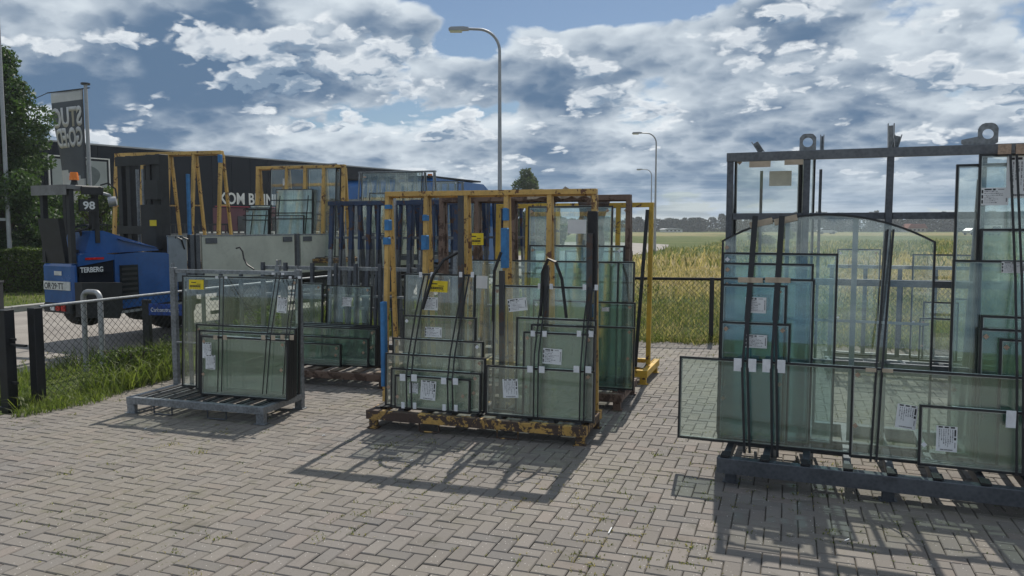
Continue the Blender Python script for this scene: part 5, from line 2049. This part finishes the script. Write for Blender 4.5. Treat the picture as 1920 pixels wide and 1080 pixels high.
# headboard and cab
mb('steel').box(TL - .0, TL + .05, .05, TW - .05, ZB, 2.3).build('headboard', TR)
cx0 = TL + .15
cab = mb('truck_blue').prism([(cx0, .95), (cx0 + 2.75, .80), (cx0 + 2.95, 1.5), (cx0 + 2.66, 2.42), (cx0 + 2.15, 2.68), (cx0 + .06, 2.72), (cx0, 2.6)], .04, TW - .04, 'y')
cab.build('cab', TR)
mb('truck_dark').prism([(cx0 - .03, 2.725), (cx0 + 2.1, 2.722), (cx0 + 2.1, 2.755), (cx0 - .03, 2.765)], .08, TW - .08, 'y').build('roof_edge', TR)
mb('window_dark').box(cx0 + 1.65, cx0 + 2.45, .028, .039, 1.55, 2.35).build('window', TR)
mb('window_dark').box(cx0 - .012, cx0 - .002, .5, TW - .5, 1.7, 2.35).build('rear_window', TR)
mb('truck_dark').box(cx0 + .2, cx0 + 2.8, .03, TW - .03, .55, .79).build('bumper', TR)
for y in (-.18, TW + .02):
    mb('truck_dark').box(cx0 + 2.6, cx0 + 2.72, y, y + .17, 1.7, 2.2, .02).build('mirror', TR)
for y in (.3, TW - .38):
    mb('orange').tube([(cx0 + .3, y, 2.765), (cx0 + .3, y, 2.82)], .05, 12).build('marker_lamp', TR)
for y in (.15, TW - .45):
    mb('redlamp').box(.14, .169, y, y + .3, .82, .90).build('tail_lamp', TR)

# racks on the truck bed
def tpos(x, y):
    return (-4.76 + x * math.cos(TA) - y * math.sin(TA), 10.3 + x * math.sin(TA) + y * math.cos(TA))


TB = ZB - .015
a_rack('glass_rack', 'empty yellow rack on the truck bed beside the forklift mast', 'racks loaded on the truck',
       (-6.28, 11.75), -14, 1.95, .9, 1.80, (.04, .52, .98, 1.42, 1.88), ('yellow', 'yellow', 'yellow_base'), .14, .42, .16, .24, nsl=6, z0=TB,
       foams=[(1.42, .2, 1.25, .035, 'blue_foam'), (1.88, 1.62, .12, .05, 'blue_foam'), (1.88, .38, .12, .05, 'blue_foam')], uw=.04)
a_rack('glass_rack', 'yellow rack with three glass units on the truck bed behind the shop lettering', 'racks loaded on the truck',
       (-4.62, 13.35), -16, 1.75, .9, 1.72, (.04, .62, .98, 1.34, 1.71), ('yellow', 'yellow', 'yellow_base'), .14, .42, .12, .16, nsl=6, z0=TB, uw=.055)
TG = [('large clear glass unit, rearmost on the truck rack behind the shop lettering', .30, .30, 1.28, 1.60, .14, 4, [('slip', .3, 1.3, .10, .12, 0)], {}),
      ('broad milky glass unit tied with black bars on the truck bed', .45, .24, .72, 1.17, .14, 4, [], {}),
      ('narrow milky green glass unit at the left end of the truck bed rack', -.12, .20, .46, .84, .14, 4, [], {}),
      ('tall clear glass unit beside the yellow post on the truck bed', 1.02, .34, .62, 1.52, .14, 4, [], {})]
for q, spec in enumerate(TG):
    glass_unit(((-4.62, 13.35), 0), -16, spec, 'glass_milky' if 'milky' in spec[0] else 'glass_clear', 200 + q, 'glass units loaded on the truck', zoff=TB, sp='spacer')
for q, (x0, x1, zl) in enumerate(((-.14, .38, (.82, .72, .64)), (.40, 1.20, (.98, .76, .66, .38, .24)))):
    t = root('strap', ('thin black bars tying the narrow milky glass on the truck bed', 'thin black bars tying the large milky glass on the truck bed')[q], 'strap', (-4.62, 13.35, TB), -16, 'straps over the glass on the racks')
    for z in zl:
        mb('strap').beam((x0, .17 + z * .07 - .02, z + .14), (x1, .17 + z * .07 - .02, z + .14), .012, .018, up=(0, 0, 1)).build('band', t)
    for x in (x0 + .12, x1 - .13):
        mb('strap').beam((x - .03, .165, .15), (x + .05, .25, 1.2 if q else .95), .014, .01, up=(0, 1, 0)).build('band', t)
# extra milky backing units to make the thick packs
for q, (x, d, w, h) in enumerate(((-.10, .24, .44, .86), (-.09, .28, .42, .90), (.47, .275, .70, 1.14), (.50, .165, .55, .72))):
    glass_unit(((-4.62, 13.35), 0), -16, (('second narrow glass unit of the left pack on the truck bed', 'third narrow glass unit of the left pack on the truck bed',
                                          'glass unit behind the large milky one on the truck bed', 'lowest glass unit before the large milky one on the truck bed')[q],
                                         x, d, w, h, .14, 4, [], {}), 'glass_milky', 230 + q, 'glass units loaded on the truck', zoff=TB)


def grey_frame(lab, o, rot, L, H, n, glass=True, seed=0, lean=.18):
    rs = random.Random(seed)
    t = root('glass_rack', lab, 'glass rack', (o[0], o[1], TB), rot, 'racks loaded on the truck')
    for y in (.03, .70):
        mb('steel_dark').box(0, L, y - .03, y + .03, .03, .12).build('base_beam', t)
    for x in (.03, L - .03):
        mb('steel_dark').box(x - .03, x + .03, .061, .669, .035, .115).build('side_beam', t)
    for i in range(n):
        x = .03 + (L - .06) * i / (n - 1)
        mb('steel').beam((x, .10, .12), (x, .33, H - .03), .022, .024, up=(0, 1, 0)).build('upright', t)
        mb('steel').beam((x, .62, .12), (x, .39, H - .034), .026, .026, up=(0, 1, 0)).build('rear_strut', t)
        if i < n - 1:
            x2 = x + (L - .06) / (n - 1)
            mb('steel').beam((x + .02, .52, H * .45), (x2 - .02, .42, H - .06), .014, .014).build('brace', t)
    mb('steel').box(0, L, .315, .40, H - .03, H, .003).build('top_rail', t)
    mb('steel').box(.05, L - .05, .17, .20, H * .45, H * .45 + .025).build('middle_rail', t)
    return t


grey_frame('grey steel rack on the truck bed, first one after the yellow racks', (-3.10, 15.0), -14, 1.6, 1.74, 9, seed=1)
grey_frame('grey steel rack on the truck bed, between the two other grey ones', (-2.55, 16.3), -14, 1.5, 1.60, 10, seed=2)
grey_frame('grey steel rack on the truck bed, next to the blue cab', (-1.95, 17.2), -14, 1.3, 1.46, 9, seed=3)
for q, (o_, w_, h_, lab) in enumerate((((-3.10, 15.0), 1.25, 1.6, 'large reflective glass unit on the first grey rack of the truck bed'),
                                      ((-3.02, 14.92), .7, 1.2, 'smaller glass unit leaning on the first grey rack of the truck bed'),
                                      ((-2.55, 16.3), 1.3, 1.5, 'glass unit on the second grey rack of the truck bed'),
                                      ((-1.95, 17.2), 1.1, 1.25, 'glass unit on the grey rack next to the blue cab'))):
    glass_unit((o_, 0), -14, (lab, .12 + .1 * (q % 2), .06, w_, h_, .122, 7, [], {}), 'glass_hazy' if q == 0 else 'glass', 250 + q, 'glass units loaded on the truck', zoff=TB)

# ---- forklift carried on the tail of the truck: same axes as the truck, origin at its rear near corner
FK = root('forklift', 'blue forklift with black mast and amber beacon carried on the tail of the truck', 'forklift', (-5.29, 9.29, 0), 0)
FK.rotation_euler = (0, 0, TA)
mb('forklift_blue').prism([(.56, .60), (1.50, .64), (1.50, 1.22), (1.32, 1.30), (.95, 1.32), (.56, 1.30)], .0, .46, 'y').build('side_body', FK)
mb('forklift_blue').prism([(.20, 1.34), (.28, 1.60), (.44, 1.60), (1.16, 1.385), (1.24, 1.335), (.95, 1.328), (.50, 1.318), (.20, 1.24)], .03, .48, 'y').build('hood', FK)
mb('forklift_blue').prism([(.62, 1.50), (1.12, 1.395), (1.20, 1.365), (.70, 1.47)], -.004, .028, 'y').build('hood_trim', FK)
for q in range(3):
    mb('white_paint').prism([(.80 + q * .07, 1.4660 - q * .0155), (.825 + q * .07, 1.4605 - q * .0155), (.86 + q * .07, 1.455 - q * .0155), (.835 + q * .07, 1.4605 - q * .0155)], -.0045, .36, 'y').build('stripe', FK)
mb('facade').prism([(.09, .98), (.545, .62), (.545, 1.30), (.09, 1.24)], .01, .50, 'y').build('rear_column', FK)
mb('forklift_blue').prism([(.07, 1.17), (.55, 1.235), (.55, 1.30), (.20, 1.335), (.07, 1.30)], -.012, .50, 'y').build('rear_band', FK)
mb('window_dark').box(.62, .88, -.012, -.002, .72, 1.16).build('side_grille', FK)
for q in range(6):
    mb('truck_dark').box(.64, .86, -.022, -.013, .77 + q * .065, .80 + q * .065).build('louvre', FK)
mb('redlamp').box(.16, .40, -.024, -.013, 1.245, 1.272).build('brake_lamp', FK)
mb('facade').box(.075, .50, -.022, -.013, 1.08, 1.165).build('name_panel', FK)
lettering('TERBERG', .088, 'white_paint', FK, (.085, -.024, 1.095), (R(90), 0, 0), ext=.002, sx=.83, offset=.002)
mb('forklift_blue').box(.0, .085, .0, .60, .72, 1.20, .03).build('counterweight', FK)
mb('truck_dark').box(-.01, .05, .05, .60, .60, .715, .02).build('rear_skirt', FK)
mb('plate').box(-.014, -.004, .04, .56, .88, .985).build('number_plate', FK)
lettering('OR·29·TT', .105, 'ink', FK, (-.0155, .545, .893), (R(90), 0, R(-90)), ext=.001, sx=.88, offset=.001)
for q in range(3):
    mb('redlamp' if q < 2 else 'white_paint').box(-.022, -.011, .14 + q * .11, .22 + q * .11, .625, .70).build('tail_lamp', FK)
mb('plate').box(-.012, -.004, .20, .34, 1.06, 1.11).build('sticker', FK)
mb('truck_dark').prism([(.02, .56), (.50, .50), (.55, .62), (.55, .95), (.02, .98)], -.14, .0 - .002, 'y').build('wheel_cover', FK)
wheel(FK, .28, .20, .66, .24, .24, n=20)
wheel(FK, 1.1, .22, .66, .26, .26, n=24)
mb('truck_dark').box(.1, 1.5, .47, .62, .58, .80).build('chassis', FK)
mb('truck_dark').prism([(.02, 1.21), (.20, 1.21), (.20, 1.36), (.06, 1.40), (.02, 1.75), (-.05, 1.75)], .16, .56, 'y').build('seat', FK)
sw = mb('truck_dark')
sw.smooth = True
sw.tube([(.24 + .10 * math.cos(a), .20 + .15 * math.sin(a), 1.63 + .04 * math.cos(a)) for a in [2 * math.pi * i / 20 for i in range(21)]], .012, 6)
sw.tube([(.30, .20, 1.45), (.24, .20, 1.63)], .016, 6)
sw.build('steering_wheel', FK)
for (x, y, zb_) in ((.03, .03, 1.21), (.03, .55, 1.21), (.36, .05, 1.45), (.36, .62, 1.3)):
    mb('truck_dark').beam((x, y, zb_), (x, y, 2.10), .060, .06, up=(0, 1, 0)).build('guard_post', FK)
mb('truck_dark').box(.29, .35, .02, .08, 1.62, 2.0).build('control_box', FK)
mb('canopy_grey').box(-.04, .42, -.02, .66, 2.101, 2.15, .01).build('overhead_guard', FK)
mb('canopy_grey').box(-.055, -.041, -.02, .66, 2.03, 2.15).build('guard_panel', FK)
mb('truck_dark').box(.13, .42, -.05, -.021, 2.04, 2.14, .01).build('lamp_bracket', FK)
mb('truck_dark').tube([(.10, .04, 2.15), (.10, .04, 2.21)], .045, 12, .03).build('beacon_base', FK)
bc = mb('orange')
bc.smooth = True
bc.tube([(.10, .04, 2.21), (.10, .04, 2.28), (.10, .04, 2.305)], .055, 16, .04)
bc.build('beacon', FK)
wl_ = mb('lamp_pole')
wl_.smooth = True
wl_.tube([(.40, -.06, 2.06), (.46, -.10, 2.04), (.48, -.10, 1.98)], .018, 8)
wl_.tube([(.46, -.08, 1.96), (.52, -.14, 1.97)], .07, 14, .055)
wl_.build('work_lamp', FK)
hz = mb('strap')
hz.smooth = True
hz.tube([(.38, -.04, 2.16), (.46, -.08, 2.19), (.54, -.10, 2.12), (.54, -.12, 2.0)], .011, 6)
hz.build('cable', FK)
mb('truck_dark').box(.10, .32, -.045, -.02, 1.84, 1.98).build('number_board', FK)
lettering('98', .13, 'white_paint', FK, (.14, -.047, 1.865), (R(90), 0, 0), ext=.002, sx=1.2, offset=.003)
# mast across the truck tail
for (x, y) in ((1.42, .20), (1.42, .40), (1.42, .82), (1.42, 1.0)):
    mb('truck_dark').box(x, x + .15, y, y + .09, .45, 2.64, .006).build('mast_rail', FK)
mb('truck_dark').box(1.44, 1.54, .26, .39, .5, 2.60).build('mast_plate', FK)
mb('truck_dark').box(1.40, 1.415, .18, 1.10, 2.50, 2.63).build('mast_crossbar', FK)
mb('truck_dark').box(1.40, 1.415, .18, 1.10, 1.55, 1.66).build('mast_crossbar', FK)
mb('truck_dark').box(1.30, 1.395, .16, .46, 1.35, 1.95).build('carriage', FK)
mb('truck_dark').box(1.30, 1.395, .10, .34, 2.02, 2.28).build('carriage_top', FK)
for y in (.62, .74):
    cyl = mb('steel')
    cyl.smooth = True
    cyl.tube([(1.48, y, .5), (1.48, y, 2.45)], .024, 10)
    cyl.build('lift_cylinder', FK)
for y in (.55, .86):
    mb('spacer').box(1.46, 1.475, y, y + .03, .8, 2.5).build('lift_chain', FK)
mb('tag').box(1.284, 1.298, .14, .26, 1.66, 1.74).build('sticker', FK)
for q in range(2):
    hh = mb('strap')
    hh.smooth = True
    hh.tube([(1.45 + .08 * q, .05, 1.33), (1.48 + .08 * q, .0, 1.52), (1.56 + .10 * q, -.02, 1.48), (1.62 + .10 * q, .0, 1.34)], .011, 6)
    hh.build('hydraulic_hose', FK)
mb('tube').beam((.56, -.03, .56), (1.52, -.03, .60), .03, .03).build('skid_bar', FK)
for y in (.5, 1.3):
    mb('truck_dark').box(1.2, 2.3, y, y + .12, .50, .57).build('fork', FK)


# ---- far vehicles
def small_car(lab, x, y, rot, mt, van=False):
    t = root('parked_car' if not van else 'delivery_van', lab, 'car' if not van else 'van', (x, y, -.07), rot)
    if van:
        mb(mt).prism([(-2.4, .35), (2.4, .35), (2.45, .95), (1.8, 1.2), (1.3, 1.95), (-2.4, 1.98)], -.95, .95, 'y').build('body', t)
        mb('window_dark').prism([(1.25, 1.25), (1.75, 1.25), (1.30, 1.82), (.9, 1.82)], -.965, .965, 'y').build('side_window', t)
        mb('window_dark').box(-2.415, -2.401, -.7, .7, 1.25, 1.8).build('rear_window', t)
    else:
        mb(mt).prism([(-2.1, .35), (2.1, .30), (2.15, .62), (1.9, .80), (1.0, .92), (.35, 1.38), (-1.1, 1.42), (-1.9, .98), (-2.15, .9)], -.86, .86, 'y').build('body', t)
        mb('window_dark').prism([(.85, .95), (.32, 1.32), (-1.05, 1.35), (-1.6, 1.0)], -.875, .875, 'y').build('side_window', t)
    for xx in (-1.35, 1.35):
        for yy in (-.8, .8):
            wheel(t, xx, yy, .32, .32, .2, n=14)
    return t


small_car('distant silver car driving along the far road across the field', 73, 180, 0, 'car_silver')
small_car('distant white van seen through the right stack of glass', 94, 152, 78, 'car_white', True)
small_car('distant silver car just left of the white van', 97, 163, 20, 'car_silver')

# ================================================================== air
HAZE = .0007
M_h, g = newmat('thin_haze')
pv = M_h.node_tree.nodes.new('ShaderNodeVolumePrincipled')
pv.inputs['Color'].default_value = (.80, .87, .95, 1)
pv.inputs['Density'].default_value = HAZE
pv.inputs['Anisotropy'].default_value = .35
ho = M_h.node_tree.nodes.new('ShaderNodeOutputMaterial')
M_h.node_tree.links.new(pv.outputs[0], ho.inputs['Volume'])
hb = MB().mat(M_h).box(-905, 905, -905, 905, -1.8, 9.6).build('haze')
hb['kind'] = 'stuff'
